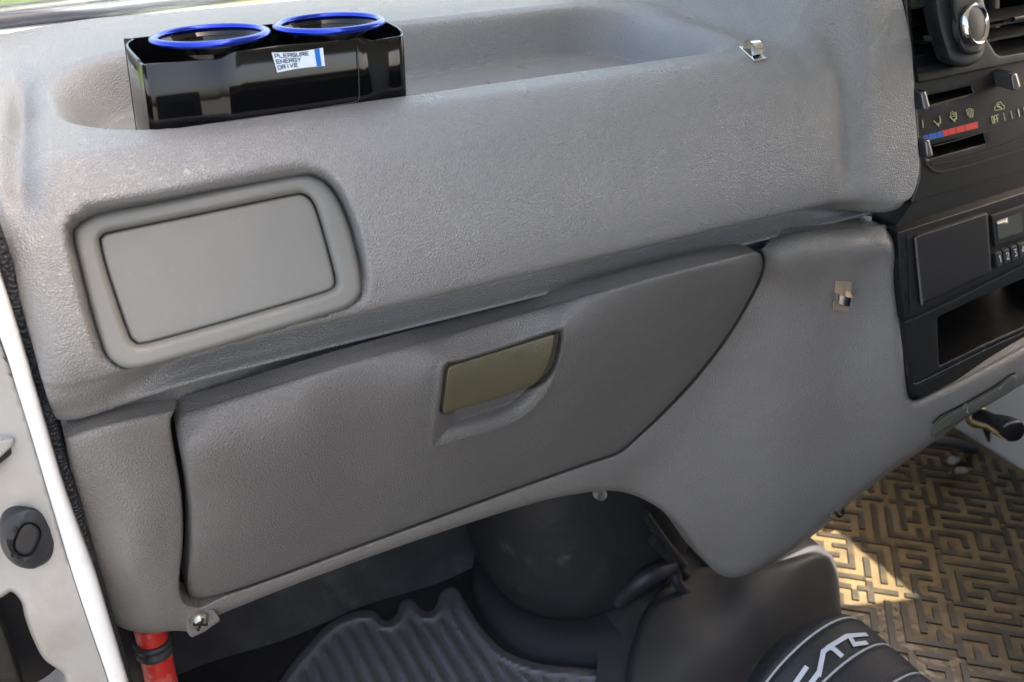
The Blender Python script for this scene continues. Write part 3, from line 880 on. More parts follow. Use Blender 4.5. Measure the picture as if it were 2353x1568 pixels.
strip("pocket_edge_highlight", [(2098,882),(2110,880),(2160,856),(2260,806),(2353,763),(2440,722)], 4, -.0105, M['trim_gloss'])
strip("pocket_lip", [(2100,872),(2104,884),(2116,884),(2180,854)], 3, -.0108, M['trim'])

# ash tray front under the stack
patch("ashtray_front", smooth_closed([(2143,1000),(2146,980),(2165,960),(2220,932),(2280,897),(2322,866),(2334,866),(2337,880),(2328,896),(2290,920),(2220,960),(2165,992),(2148,1004)], 5),
      lambda x, y, inw: PY(x, y, lowY(x, y)-.0035+inw), M['ash'], dash, step=9, bstep=4, edge_r=5, edge_m=.003, skirt=.012)
b = MB()
b.ribbon([PY(x, y, float(lowY(np.array([x]), np.array([y]))[0])-.0015) for x, y in [(2143,972),(2160,956),(2220,926),(2280,891),(2322,861),(2332,858)]], .0022, (0,-1,.2), .0004)
b.build("ashtray_gap", M['matte'], dash)
for pts in ([(2222,936),(2224,950),(2220,945)], [(2218,928),(2214,938)], [(2296,894),(2300,890)]):
    b = MB(); b.ribbon([PY(x, y, float(lowY(np.array([x]), np.array([y]))[0])-.0042) for x, y in pts], .0014, (0,-1,.2), .0004)
    b.build("scuff_mark", M['ivory'], dash)

# pull knob with a ringed stem
kn = thing("pull_knob", tuple(PY(2310, 972, .50)), "black ribbed pull knob on a metal stem below the ashtray", "knob")
kc = Vector(PY(2244, 957, .505)); ke = Vector(PY(2331, 990, .445)); ax = (ke-kc)
L_ = ax.length; r_ = 33*.00036
b = MB(); b.lathe([(0, L_),(r_*.7, L_),(r_*.93, L_*.985),(r_, L_*.94),(r_, L_*.80),(r_*.95, L_*.66),(r_*.82, L_*.52),(r_*.78, L_*.38),(r_*.84, L_*.22),(r_*.82, L_*.12),(0, L_*.12)], kc, ax, 32); b.build("cap", M['gloss2'], kn)
b = MB(); b.lathe([(r_*.95, .000),(r_*1.08, .002),(r_*1.0, .004),(r_*.8, .0045)], kc, ax, 28); b.lathe([(r_*.9, -.004),(r_*1.02, -.002),(r_*.9, -.0005)], kc, ax, 28); b.build("washer", M['brass'], kn)
b = MB(); b.tube([kc-ax*.9, kc+ax*.3], r_*.45, 14); b.build("stem", M['steel'], kn)

# ================================================================== double cup holder
ch = thing("cup_holder", (.177, .715, H-.248), "glossy black double cup holder with two blue rings in the dash tray", "cup holder")
FX = .6715
plan = np.array([(.0835,.742),(.0825,.720),(.0838,.6835),(.0860,.6812),(.100,.6795),(.118,.6775),(.129,.6745),(.134,.6722),(.140,FX),(.150,FX),(.190,FX-.0006),(.230,FX),(.240,.6722),(.247,.6745),(.258,.6775),(.268,.679),(.2715,.683),(.274,.690),(.2765,.705),(.2765,.735),(.272,.752),(.264,.760),(.10,.762),(.090,.757)])
pl = resample(smooth_closed(plan, 3), .0022)
zt = np.full(len(pl), H-.1575)
zt += (.0045*sstep(.130, .146, pl[:, 0])*sstep(.246, .234, pl[:, 0])-.0012)*(pl[:, 1] < .69)
zb = H-.2475
cc = pl.mean(0)
n = len(pl); v = []; f = []
tn = np.roll(pl, -1, 0)-np.roll(pl, 1, 0); tn /= np.linalg.norm(tn, axis=1)[:, None]
inn = np.stack([-tn[:, 1], tn[:, 0]], -1)
if np.sum((cc-pl)*inn) < 0: inn = -inn
th = .0020
levels = []
def ringv(off, z): return np.hstack([pl+inn*off, (z if np.ndim(z) else np.full(n, z))[:, None]])
taper = lambda off, z: ringv(off, z)
fl = ringv(0, zb); fl[:, 0] -= .0055*sstep(.12, .083, pl[:, 0])
mid = ringv(0, (zt+zb)/2); mid[:, 0] -= .0028*sstep(.12, .083, pl[:, 0])
levels = [fl, mid, ringv(0, zt-.0006), ringv(.0003, zt-.0002), ringv(.0008, zt), ringv(th-.0008, zt), ringv(th-.0002, zt-.0001), ringv(th, zt-.0006), ringv(th, zb+.002)]
V = np.vstack(levels); f = []
for i in range(len(levels)-1):
    for k in range(n):
        k2 = (k+1) % n
        f.append((i*n+k, i*n+k2, (i+1)*n+k2, (i+1)*n+k))
f.append(tuple(range(n))); f.append(tuple((len(levels)-1)*n+k for k in range(n)))
body = mesh_obj("shell", V, f, M['gloss'], ch, sharp=50); recalc(body)
rr = .0376; ru = .0325
zr = H-.1502
for (cx, cyy) in [tuple(PZ(x_, y_, H-.1500)[:2]) for x_, y_ in ((484, 84), (758, 56))]:
    b = MB(); cyb = cyy+.0035
    b.lathe([(ru, -.012),(ru+.001, -.005),(ru-.001, -.005),(ru-.003, -.010),(ru-.005, -.088),(.0, -.088)], (cx, cyb, zr), (0, 0, 1), 64)
    b.lathe([(ru, -.012),(ru, -.03),(ru-.003, -.088)], (cx, cyb, zr), (0, 0, 1), 64)
    b.lathe([(ru+.001, -.006),(rr-.0005, -.0015),(rr-.002, -.0005),(ru-.001, -.005)], (cx, cyy+.0018, zr), (0, .03, 1), 64)
    b.build("cup", M['gloss'], ch)
    b = MB(); pr = [(rr+.0004+.0033*math.cos(a), .0008+.0025*math.sin(a)) for a in np.linspace(0, 2*math.pi, 17)]
    b.lathe(pr, (cx, cyy, zr), (0, .055, 1), 96)
    b.build("ring", M['blue'], ch)
b = MB()
b.box((.166, .678, H-.168), (.192, .700, H-.164)); o = b.build("bridge", M['gloss'], ch); bevel(o, .001)
b = MB(); b.box((.150, .6735, H-.160), (.162, .678, H-.156)); o = b.build("spring_tab", M['lever'], ch); bevel(o, .001)
b = MB(); b.ribbon([PY(x, y, FX-.0012) for x, y in smooth_open([(600,267),(620,266),(700,254),(790,239),(818,233),(825,222),(824,170),(821,108)], 5)], .0006, (0,-1,0), .0003)
b.build("seam_line", M['trim_gloss'], ch)
# sticker
SY = FX-.0016
SQ = [(624,121),(742,110),(747,152),(637,167)]
def squad(u, v):
    tl, tr, br, bl = [np.array(q, float) for q in SQ]
    q = (tl*(1-u)+tr*u)*(1-v)+(bl*(1-u)+br*u)*v
    q[1] += 3.5*math.sin(math.pi*u)*(1-v)*1.0-2.5*math.sin(math.pi*u)*v
    return q
g = [[squad(i/14, j/5) for i in range(15)] for j in range(6)]
b = MB(); b.add([PY(p[0], p[1], SY) for r in g for p in r]+[PY(p[0], p[1], SY+.0005) for r in g for p in r],
                [(j*15+i, j*15+i+1, (j+1)*15+i+1, (j+1)*15+i) for j in range(5) for i in range(14)])
stick = b.build("sticker", M['white_stick'], ch)
b = MB()
for (s_, v0, u1) in (("PLEASURE", .08, .72), ("ENERGY", .38, .545), ("DRIVE", .68, .455)):
    for i, c_ in enumerate(s_):
        for st in glyph_strokes(c_):
            pts = []
            for u, v in st:
                uu = .035+(i+.12+u*.72)/len(s_)*(u1-.035); q = squad(uu, v0+v*.19); pts.append(PY(q[0], q[1], SY-.0001))
            b.ribbon(pts, .00048, (0,-1,0), .0002)
b.build("sticker_lettering", M['ink'], stick, smooth=False)
b = MB(); b.add([PY(*squad(u, v), SY-.0003) for v in np.linspace(0.01, .99, 6) for u in (.83, .93)], [(2*i, 2*i+1, 2*i+3, 2*i+2) for i in range(5)])
b.build("sticker_stripe", M['stick_blue'], stick)

# ================================================================== metal hooks stuck on the dash
def slab(pts, nrm, th):
    b = MB(); n_ = Vector(nrm)*th
    b.hexa([Vector(p)+n_ for p in pts], [Vector(p) for p in pts]); return b
def hook_strap(pts, width, th=.0009):
    """bent metal strap: pts are (left edge point, right edge point) pairs"""
    L_ = [Vector(a) for a, c in pts]; R_ = [Vector(c) for a, c in pts]; m = len(L_)
    nn = []
    for i in range(m):
        t = (L_[min(i+1, m-1)]-L_[max(i-1, 0)]); nn.append(t.cross(R_[i]-L_[i]).normalized()*th)
    v = [p+q for p, q in zip(L_, nn)]+[p+q for p, q in zip(R_, nn)]+L_+R_; f = []
    for i in range(m-1):
        f += [(i, i+1, m+i+1, m+i), (2*m+i, 3*m+i, 3*m+i+1, 2*m+i+1), (i, 2*m+i, 2*m+i+1, i+1), (m+i, m+i+1, 3*m+i+1, 3*m+i)]
    f += [(0, m, 3*m, 2*m), (m-1, 3*m-1, 4*m-1, 2*m-1)]
    b = MB(); b.add(v, f); return b
# upper one, on the pad near the stack
pc, pn = hit(pad, 1733, 122)
hk = thing("metal_hook", tuple(pc), "chrome plate hook on top of the padded dash, right of the tray", "hook", "small metal hooks stuck on the dash")
cs = [hit(pad, x, y)[0] for x, y in [(1697,111),(1733,144),(1762,138),(1727,106)]]
o = slab([p+pn*.0004 for p in cs], pn, .0016).build("plate", M['chrome'], hk, smooth=False); bevel(o, .0003)
e1 = (cs[2]-cs[1]); e2 = (cs[0]-cs[1]); ctr = (cs[0]+cs[1]+cs[2]+cs[3])/4
pairs = []
for a, h_ in [(.42,.0015),(.40,.005),(.30,.0085),(.10,.0105),(-.12,.0105),(-.30,.008),(-.33,.0045),(-.22,.003)]:
    base = ctr+e2*a*.9+pn*h_
    pairs.append((base-e1*.34, base+e1*.34))
hook_strap(pairs, 0).build("hook", M['chrome'], hk, sharp=60)
# lower one, on the side panel
pc, pn = hit(lowp, 1933, 680)
hk = thing("metal_hook", tuple(pc), "mirror plate hook with a painted gold reflection, upright on the side panel below the pad", "hook", "small metal hooks stuck on the dash")
cs = [hit(lowp, x, y)[0] for x, y in [(1912,710),(1948,715),(1956,647),(1918,643)]]
o = slab([p+pn*.0008 for p in cs], pn, .0014).build("plate", M['mirror'], hk, smooth=False); bevel(o, .0002)
up = (cs[3]-cs[0]); rt = (cs[1]-cs[0]); ctr = (cs[0]+cs[1]+cs[2]+cs[3])/4
pairs = []
for a in np.linspace(0, 1, 13):
    ang = math.pi*(1.0-1.15*a)
    base = ctr+rt*(.50*math.cos(ang))*1.02+pn*(.0022+.0105*math.sin(ang)+(0 if a < .87 else .001))-up*.02
    pairs.append((base-up*.15, base+up*.15))
hook_strap(pairs, 0, .0008).build("hook", M['chrome'], hk, sharp=60)
# tiny one at the bottom edge
pc, pn = hit(lowp, 1921, 1172)
if pc is None: pc, pn = hit(lowp, 1915, 1165)
hk = thing("metal_hook", tuple(pc), "tiny dark-jawed metal hook on the bottom edge of the side panel", "hook", "small metal hooks stuck on the dash")
t = Vector(PY(1945, 1155, .54))-Vector(PY(1905, 1186, .54)); t.normalize()
w_ = pn.cross(t)
q = [pc-t*.010-w_*.004, pc+t*.010-w_*.004, pc+t*.010+w_*.004, pc-t*.010+w_*.004]
slab([p+pn*.001 for p in q], pn, .001).build("plate", M['chrome'], hk, smooth=False)
b = MB(); b.tube([pc+pn*.002-t*.003, pc+pn*.009-t*.002, pc+pn*.009+t*.003, pc+pn*.004+t*.006], .0018, 8); b.build("hook", M['gloss'], hk)

# ================================================================== round phone holder on the vent
ph = thing("phone_holder", tuple(PS(2208, 70, .0)), "black vent-mounted phone holder with a chrome-ringed round pad", "phone holder")
patch("housing", smooth_closed([(2150,-40),(2145,18),(2152,60),(2164,104),(2176,138),(2190,151),(2212,155),(2234,149),(2256,130),(2264,95),(2258,20),(2240,-40)], 5), by_S(.016), M['rubber'], ph, step=8, bstep=4, edge_r=14, edge_m=.012, skirt=.012)
patch("arm", smooth_closed([(2190,-60),(2186,12),(2193,55),(2204,105),(2214,121),(2229,126),(2251,121),(2262,103),(2268,55),(2262,10),(2240,-60)], 5), by_S(.024), M['rubber'], ph, step=7, bstep=4, edge_r=10, edge_m=.007, skirt=.008)
rc = Vector(PS(2244, 55, .028))
toc = (Vector((0, 0, H))-rc).normalized()
cr_ = Vector((cy_, -sy_, 0)); cu_ = Vector((sp*sy_, sp*cy_, cp))
mi = (cr_*math.cos(math.radians(13))+cu_*math.sin(math.radians(13))).normalized()
mi = (mi-toc*mi.dot(toc)).normalized()
nr_ = (toc*math.cos(math.radians(61))+mi*math.sin(math.radians(61))).normalized()
R_ = 44*(Vector(rc)-Vector((0, 0, H))).length/F*.93
b = MB(); b.lathe([(R_-.0035, .0),(R_-.0022, .0018),(R_-.001, .0022),(R_, .001),(R_, -.004),(R_-.001, -.008)], rc, nr_, 64); b.build("ring", M['chrome'], ph)
b = MB(); b.lathe([(0, .0012),(R_*.5, .0010),(R_-.0035, .0002)], rc, nr_, 48); b.build("pad", M['black'], ph)
b = MB(); b.lathe([(R_*1.02, -.006),(R_*1.02, -.012),(R_*.5, -.02),(0, -.02)], rc, nr_, 48); b.build("pad_back", M['rubber'], ph)

# ================================================================== door frame at the left
df = thing("door_frame", tuple(PY(120, 1300, .60)), "white painted door frame of the cab, left of the dashboard", "door frame")
STR_R = smooth_open([(-60,470),(0,631),(40,752),(74,866),(112,1000),(148,1121),(185,1225),(221,1322),(258,1445),(295,1568),(345,1735)], 4)
STR_L = smooth_open([(-120,470),(0,775),(40,899),(72,1002),(101,1100),(135,1215),(170,1330),(210,1450),(250,1568),(298,1735)], 4)
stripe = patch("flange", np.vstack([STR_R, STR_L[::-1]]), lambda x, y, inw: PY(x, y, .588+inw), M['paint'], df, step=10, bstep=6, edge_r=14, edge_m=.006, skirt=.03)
HOLE = smooth_closed([(28,1361),(49,1384),(57,1418),(75,1467),(102,1516),(147,1552),(135,1600),(60,1640),(-30,1620),(-60,1500),(-30,1400),(10,1370)], 5)
JB = np.vstack([smooth_open([(-130,480),(0,790),(40,905),(72,1008),(101,1106),(135,1221),(170,1336),(210,1456),(250,1574),(298,1735)], 3), [(-140,1735)]])
jY = tps([(-130,500,.600),(0,800,.602),(101,1100,.600),(170,1340,.602),(250,1574,.605),(298,1735,.605),(-140,1735,.64),(-140,1200,.635),(0,1000,.622),(0,1300,.640),(60,1200,.620),(120,1400,.612),(160,1560,.620),(-100,900,.64),(30,1100,.618)])
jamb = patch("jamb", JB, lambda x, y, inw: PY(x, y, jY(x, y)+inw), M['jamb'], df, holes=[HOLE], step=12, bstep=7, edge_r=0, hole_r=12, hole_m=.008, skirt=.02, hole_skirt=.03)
patch("hole_shade_sheet", HOLE+(HOLE-HOLE.mean(0))*.25, lambda x, y, inw: PY(x, y, .70+inw), M['matte'], df, step=40, bstep=20, skirt=0)  # matte black backing that paints the shade in the hole
patch("check_strap", rpoly([(-60,1400),(2,1432,4),(18,1474),(48,1568),(70,1650),(-60,1650)], 3), lambda x, y, inw: PY(x, y, .655+inw), M['trim'], df, step=14, bstep=6, edge_r=6, edge_m=.003, skirt=.02)
patch("bracket", rpoly([(-60,1060),(0,1012,3),(34,1006,4),(30,1024,4),(-4,1056,3),(-60,1110)], 3), lambda x, y, inw: PY(x, y, .612+inw), M['jamb'], df, step=8, bstep=4, edge_r=4, edge_m=.003, skirt=.012)
patch("slit", rpoly([(-50,1100),(-2,1052,3),(26,1026,3),(36,1034,4),(24,1046,4),(-2,1068,3),(-50,1122)], 3), lambda x, y, inw: PY(x, y, .6165+inw), M['matte'], df, step=8, bstep=4, skirt=.002)
# rubber plug
ang = np.linspace(0, 2*math.pi, 40, endpoint=False)
PL = [(70+70*math.cos(a)-(6 if math.sin(a) > .3 and math.cos(a) > .2 else 0), 1237+71*math.sin(a)) for a in ang]
def cap_shape(cx, cyy, hw, hh, tilt, n_=10):
    pts = []
    for k in range(n_+1):
        a = math.pi+math.pi*k/n_; pts.append((hw*math.cos(a), -(hh-hw)+hw*math.sin(a)))
    for k in range(n_+1):
        a = math.pi*k/n_; pts.append((hw*math.cos(a), (hh-hw)+hw*math.sin(a)))
    c, s_ = math.cos(tilt), math.sin(tilt)
    return [(cx+x*c-y*s_, cyy+x*s_+y*c) for x, y in pts]
OB = cap_shape(61, 1241, 36, 50, math.radians(24)); OB2 = cap_shape(63, 1240, 27, 40, math.radians(24))
plug = patch("rubber_plug", PL, lambda x, y, inw: PY(x, y, .609+inw-.004*sstep(14, 0, bdist(np.array(OB), np.stack([x, y], -1)))), M['rubber'], df, holes=[OB2], step=6, bstep=4, edge_r=14, edge_m=.006, hole_r=3, hole_m=.001, skirt=.012, hole_skirt=.010)
patch("plug_centre", OB2, lambda x, y, inw: PY(x, y, .6085+inw), M['rubber'], plug, step=6, bstep=3, edge_r=7, edge_m=.005, skirt=.004)
# door seal, a knitted rubber bead
b = MB()
sp_ = smooth_open([(-60,400),(2,570),(22,640),(52,742),(82,848),(112,960),(137,1048),(161,1130),(186,1215),(212,1300),(240,1390),(266,1480),(300,1590),(340,1720)], 3)
b.tube([PY(x, y, .606) for x, y in sp_], .0042, 10)
seal = thing("door_seal", tuple(PY(112, 960, .606)), "thin black textured rubber seal between door frame and dashboard", "seal")
b.build("bead", M['seal'], seal)

# ================================================================== foot well
def box_obj(name, lo, hi, m, parent=None, bev=0):
    b = MB(); b.box(lo, hi); o = b.build(name, m, parent)
    if bev: bevel(o, bev, 3)
    return o
o = box_obj("floor", (-.03, -.35, -.04), (1.30, 1.02, 0), M['vinyl']); tag(o, kind='structure')
fw = thing("footwell_lining", (.4, .95, 0), "dark scuffed lining of the foot well under the dashboard", "lining")
b = MB()
gp = []
nx_, nz_ = 60, 30
for j in range(nz_+1):
    for i in range(nx_+1):
        x = -.03+1.33*i/nx_; t_ = j/nz_
        y = .965+.04*sstep(0, .35, t_)+.004*math.sin(x*30)*1; z = t_*.62
        y = y-.05*max(0, 1-t_/.10)**2
        gp.append((x, y, z))
b.add(gp, [(j*(nx_+1)+i, j*(nx_+1)+i+1, (j+1)*(nx_+1)+i+1, (j+1)*(nx_+1)+i) for j in range(nz_) for i in range(nx_)])
b.build("toe_board", M['carpet'], fw)
box_obj("kick_panel", (-.055, .68, 0), (-.012, 1.02, .62), M['carpet'], fw, .004)
hs = thing("heater_housing", (.47, .83, 0), "large rounded black housing bulging under the dashboard", "housing")
b = MB()
cx, cyy = .550, .845
lv = [(.140,.62),(.142,.45),(.144,.30),(.146,.20),(.147,.13),(.146,.09),(.140,.055),(.128,.035),(.110,.028)]
nn_ = 72; v = []
for r_, z in lv:
    for k in range(nn_):
        a = 2*math.pi*k/nn_
        e = 2.6
        c_, s_ = math.cos(a), math.sin(a)
        rx = r_*(abs(c_)**e+abs(s_)**e)**(-1/e)
        v.append((cx+rx*c_*1.0, cyy+rx*s_*.92, z))
b.add(v, [(i*nn_+k, i*nn_+(k+1) % nn_, (i+1)*nn_+(k+1) % nn_, (i+1)*nn_+k) for i in range(len(lv)-1) for k in range(nn_)])
b.build("housing_shell", M['vinyl'], hs)
def step_fn(x, y, inw):
    p = PZ(x, y, .004); p[:, 2] = .034-inw
    return p
patch("floor_step", smooth_closed([(1086,1335),(1096,1385),(1128,1436),(1175,1484),(1250,1513),(1390,1527),(1530,1537),(1650,1560),(1800,1600),(1950,1500),(1800,1300),(1500,1230),(1250,1230),(1110,1260)], 5),
      step_fn, M['carpet2'], fw, step=14, bstep=7, edge_r=34, edge_m=.022, skirt=.05, sdir=(0, 0, -1))
cbY = tps([(1530,1335,.72),(1620,1305,.71),(1560,1380,.675),(1520,1400,.675),(1700,1340,.64),(1880,1270,.625),(1930,1310,.615),(1930,1420,.585),(1470,1500,.64),(1600,1500,.600),(1750,1450,.590),(1500,1700,.55),(1900,1700,.52),(1750,1600,.56)])
cb = patch("engine_cover", rpoly([(1430,1700),(1440,1520,30),(1475,1410,24),(1530,1335,20),(1610,1300,14),(1700,1305,10),(1790,1290,8),(1872,1264,14),(1912,1270,20),(1927,1320,20),(1934,1420),(1940,1700)], 5),  # upper left stretched outwards as dark fill over sunlit floor
      lambda x, y, inw: PY(x, y, cbY(x, y)+inw), M['vinyl2'], None, step=14, bstep=7, edge_r=20, edge_m=.014, skirt=.06)
tag(cb, "dark grey moulded cover corner between the foot well and the patterned floor", "cover")
# cable and bracket clutter between the housing and the cover
cl = thing("cable_bundle", tuple(PY(1600, 1360, .70)), "black cables and brackets tangled under the tip of the side panel", "cables")
for pts, r_ in (([(1500,1240,.70),(1545,1290,.70),(1560,1345,.69),(1610,1372,.68),(1690,1365,.66)], .007), ([(1530,1270,.72),(1590,1330,.71),(1650,1352,.69),(1760,1330,.66)], .005),
                ([(1420,1380,.72),(1480,1330,.70),(1545,1300,.70)], .012), ([(1480,1180,.70),(1530,1250,.70),(1570,1300,.70)], .006)):
    b = MB(); b.tube([PY(x, y, z) for x, y, z in smooth_open(pts, 6)], r_, 10); b.build("cable", M['rubber'], cl)
b = MB(); c0 = PY(1370, 1131, .66); b.lathe([(0,.0),(.005,.0006),(.006,.003),(.006,.012)], c0, (0,-1,.3), 18)
o = b.build("plastic_clip", M['ivory']); tag(o, "small pale plastic clip peeping out under the dashboard's lower rail", "clip")

# ribbed rubber mat on the passenger floor
MT = smooth_closed([(640,1568),(700,1490),(760,1430),(820,1405),(855,1403),(868,1412),(880,1424),(896,1425),(910,1412),(915,1398),(922,1384),(934,1377),(948,1378),(957,1387),(966,1399),(980,1405),(994,1401),(1003,1388),(1008,1371),(1017,1357),(1030,1349),(1044,1348),(1056,1357),(1066,1376),(1080,1402),(1112,1448),(1160,1495),(1240,1525),(1380,1538),(1520,1548),(1640,1570),(1700,1700),(1500,1850),(900,1900),(520,1780)], 5)
def mat_Z(x, y):
    q = np.stack([x, y], -1); d = bdist(MT, q)
    z = .006+.004*np.exp(-((d-16)/6.0)**2)
    p = PZ(x, y, .01)
    # ribs running across
    z = z+.0028*sstep(26, 40, d)*np.clip(np.sin(p[:, 0]*2*math.pi/.0185)*2.0, -1, 1)
    return z
gx, gy = np.meshgrid(np.arange(600, 1700, 4.2), np.arange(1400, 1740, 7))
fm = patch("floor_mat", MT, lambda x, y, inw: PZ(x, y, mat_Z(x, y)-inw), M['mat_rub'], None, step=40, bstep=6, edge_r=8, edge_m=.004, skirt=.012, sdir=(0, 0, -1), extra=np.stack([gx.ravel(), gy.ravel()], -1))
tag(fm, "ribbed black rubber mat with a notched front edge in the passenger foot well", "floor mat")

# patterned mat on the driver's side
gm = thing("patterned_mat", (1.0, .62, .003), "gold and dark brown vinyl mat with a key-fret pattern on the driver's floor", "floor mat")
o = box_obj("sheet", (.60, -.30, .0005), (1.295, .93, .006), M['gold'], gm)
b = MB()
def maze(n, seed):
    R_ = random.Random(seed); g = [[1]*(2*n+1) for _ in range(2*n+1)]; st = [(0, 0)]; seen = {(0, 0)}; g[1][1] = 0; last = None
    while st:
        x, y = st[-1]; nb = [(x+dx, y+dy, dx, dy) for dx, dy in ((1,0),(-1,0),(0,1),(0,-1)) if 0 <= x+dx < n and 0 <= y+dy < n and (x+dx, y+dy) not in seen]
        if not nb: st.pop(); last = None; continue
        same = [q for q in nb if (q[2], q[3]) == last]
        q = same[0] if same and R_.random() < .55 else R_.choice(nb)
        last = (q[2], q[3]); g[2*y+1+q[3]][2*x+1+q[2]] = 0; g[2*q[1]+1][2*q[0]+1] = 0; seen.add((q[0], q[1])); st.append((q[0], q[1]))
    return g
def fret(b):
    """dense interlocking key-fret: one meander block, turned a quarter from block to block"""
    a0 = math.radians(-41); ca, sa = math.cos(a0), math.sin(a0); ox, oy = .95, .55
    n = 5; tiles = [maze(n, 11), maze(n, 23)]
    wl, pa = .0085, .0118                     # width of a dark line, of the gap between two
    cell = n*(wl+pa)
    cs_x = [0.0]
    for k in range(2*n): cs_x.append(cs_x[-1]+(wl if k % 2 == 0 else pa))
    idx = {}; V_ = []; Fs = []
    def vid(x, y, z):
        k = (round(x*1e5), round(y*1e5), z)
        if k not in idx: idx[k] = len(V_); V_.append((ox+x*ca-y*sa, oy+x*sa+y*ca, z))
        return idx[k]
    for bi in range(-8, 9):
        for bj in range(-8, 9):
            t = tiles[(bi*bi+bj) % 2]; rot = (bi+2*bj) % 4
            for r_ in range(2*n):
                for c_ in range(2*n):
                    if not t[r_][c_]: continue
                    if (r_ == 0 or c_ == 0) and ((bi*7+bj*5+r_+c_*3) % 5 == 0): continue
                    x0, x1, y0, y1 = cs_x[c_], cs_x[c_+1], cs_x[r_], cs_x[r_+1]
                    q = [(x0, y0), (x1, y0), (x1, y1), (x0, y1)]
                    if rot % 2 and r_ > 0 and c_ > 0: q = [(cell+wl-y, x) for x, y in q]
                    if rot >= 2 and r_ > 0 and c_ > 0: q = [(cell+wl-x, cell+wl-y) for x, y in q]
                    q = [(bi*cell+x, bj*cell+y) for x, y in q]
                    w_ = [(ox+x*ca-y*sa, oy+x*sa+y*ca) for x, y in q]
                    if not all(.62 < x < 1.285 and -.25 < y < .925 for x, y in w_): continue
                    a_ = [vid(x, y, .0080) for x, y in q]
                    Fs.append(tuple(a_))
    b.add(V_, Fs)
    # turned-down rims
    from collections import Counter
    ec = Counter(); 
    for f in Fs:
        for i in range(4): ec[frozenset((f[i], f[(i+1) % 4]))] += 1
    base = len(b.v); low = {}
    for f in Fs:
        for i in range(4):
            i0, i1 = f[i], f[(i+1) % 4]
            if ec[frozenset((i0, i1))] == 1:
                for k in (i0, i1):
                    if k not in low: low[k] = len(b.v); x, y, z = b.v[k]; b.v.append((x, y, .0058))
                b.f.append((i0, low[i0], low[i1], i1))
fret(b)
b.build("fret_lines", M['gold_line'], gm)
# scraps of paper and the pedal side
for (x, y, r_, s_) in ((2188,1056,14,1.3),(2210,1080,17,1.1)):
    pts = [(x+r_*s_*math.cos(a)*(.55+.7*rng.random()), y+r_*.6*math.sin(a)*(.55+.7*rng.random())) for a in np.linspace(0, 2*math.pi, 9, endpoint=False)]
    o = patch("paper_scrap", smooth_closed(pts, 3), lambda X_, Y_, inw: PZ(X_, Y_, .0115+.004*np.sin(X_*.4)*np.cos(Y_*.5)), M['ivory'], None, step=8, bstep=4, skirt=.003, sdir=(0, 0, -1))
    tag(o, "rounder upper crumpled pale scrap lying on the patterned mat" if r_ == 14 else "lower, wider pale scrap lying on the patterned mat", "scrap", "pale scraps on the mat")
pd = patch("driver_side_panel", [(2252,940),(2300,900),(2450,800),(2450,1150),(2353,1085),(2330,1055),(2285,1010),(2262,990)], lambda x, y, inw: PY(x, y, .80+inw-.0004*(y-1000)), M['bluegrey'], None, step=20, bstep=10, edge_r=5, edge_m=.004, skirt=.05)
tag(pd, "blue-grey painted panel behind the pull knob at the right edge", "panel")
st = thing("dark_strap", tuple(PY(2290, 1020, .74)), "black strap hanging behind the pull knob", "strap")
b = MB(); b.ribbon([PY(x, y, .77) for x, y in smooth_open([(2262,975),(2275,1005),(2292,1035),(2312,1070),(2330,1100)], 4)], .020, (0,-1,.6), .003); b.build("webbing", M['matte'], st)
b = MB(); b.tube([PY(x, y, z) for x, y, z in [(2100,1010,.70),(2180,1015,.74),(2250,1035,.78),(2300,1060,.78),(2400,1105,.78)]], .008, 10); b.build("pipe", M['rubber'], st)

# emergency flare
fl_ = thing("emergency_flare", tuple(PY(352, 1500, .655)), "red emergency flare tube hanging under the dashboard's left corner", "flare")
pA, pB = Vector(PY(343, 1430, .655)), Vector(PY(382, 1620, .655))
b = MB(); b.tube([pA, pB], .0133, 28); b.build("tube", M['red'], fl_)
ax = (pB-pA).normalized(); q0 = Vector(PY(353, 1482, .655))
b = MB(); b.lathe([(.0134,-.0085),(.0155,-.0082),(.0168,-.006),(.0158,-.0035),(.0146,-.002),(.0146,.0005),(.0158,.002),(.0164,.0045),(.0155,.0075),(.0134,.008)], q0, ax, 32); b.build("clamp", M['rubber'], fl_)

# ================================================================== seat bolster with lettering
se = thing("seat", (.58, .2, 0), "black seat bolster with pale stitched rings and slanted white lettering", "seat")
A0 = Vector(PY(1850, 1562, .42))
dirv = Vector((.10, -1, -.10)).normalized()
R0 = .077
b = MB(); N_ = 60; prof = []
Ls = np.linspace(0, .55, 230)
grooves = [.034+.036*k for k in range(14)]
for L_ in Ls:
    r_ = R0*math.sqrt(max(0, 1-max(0, 1-L_/.045)**2.4))
    gsum = sum(math.exp(-((L_-g_)/.0028)**2) for g_ in grooves)
    prof.append((max(r_-.0022*gsum, .0001), L_-.035))
b.lathe(prof, A0, dirv, N_)
bol = b.build("bolster", M['seat'], se)
b = MB()
u = dirv.orthogonal().normalized(); w = dirv.cross(u)
for g_ in grooves:
    r_ = R0*math.sqrt(max(0, 1-max(0, 1-g_/.045)**2.4))-.0012
    pts = [A0+dirv*(g_-.035)+(u*math.cos(a)+w*math.sin(a))*r_ for a in np.linspace(0, 2*math.pi, 61)]
    b.tube(pts, .0011, 6, caps=False)
b.build("stitching", M['thread'], se)
b = MB()
def on_seat(pts):
    out = []
    for x, y in resample(pts, 6, closed=False):
        p, nn2 = hit(bol, x, y)
        if p is not None: out.append((p+nn2*.0012, nn2))
    return out
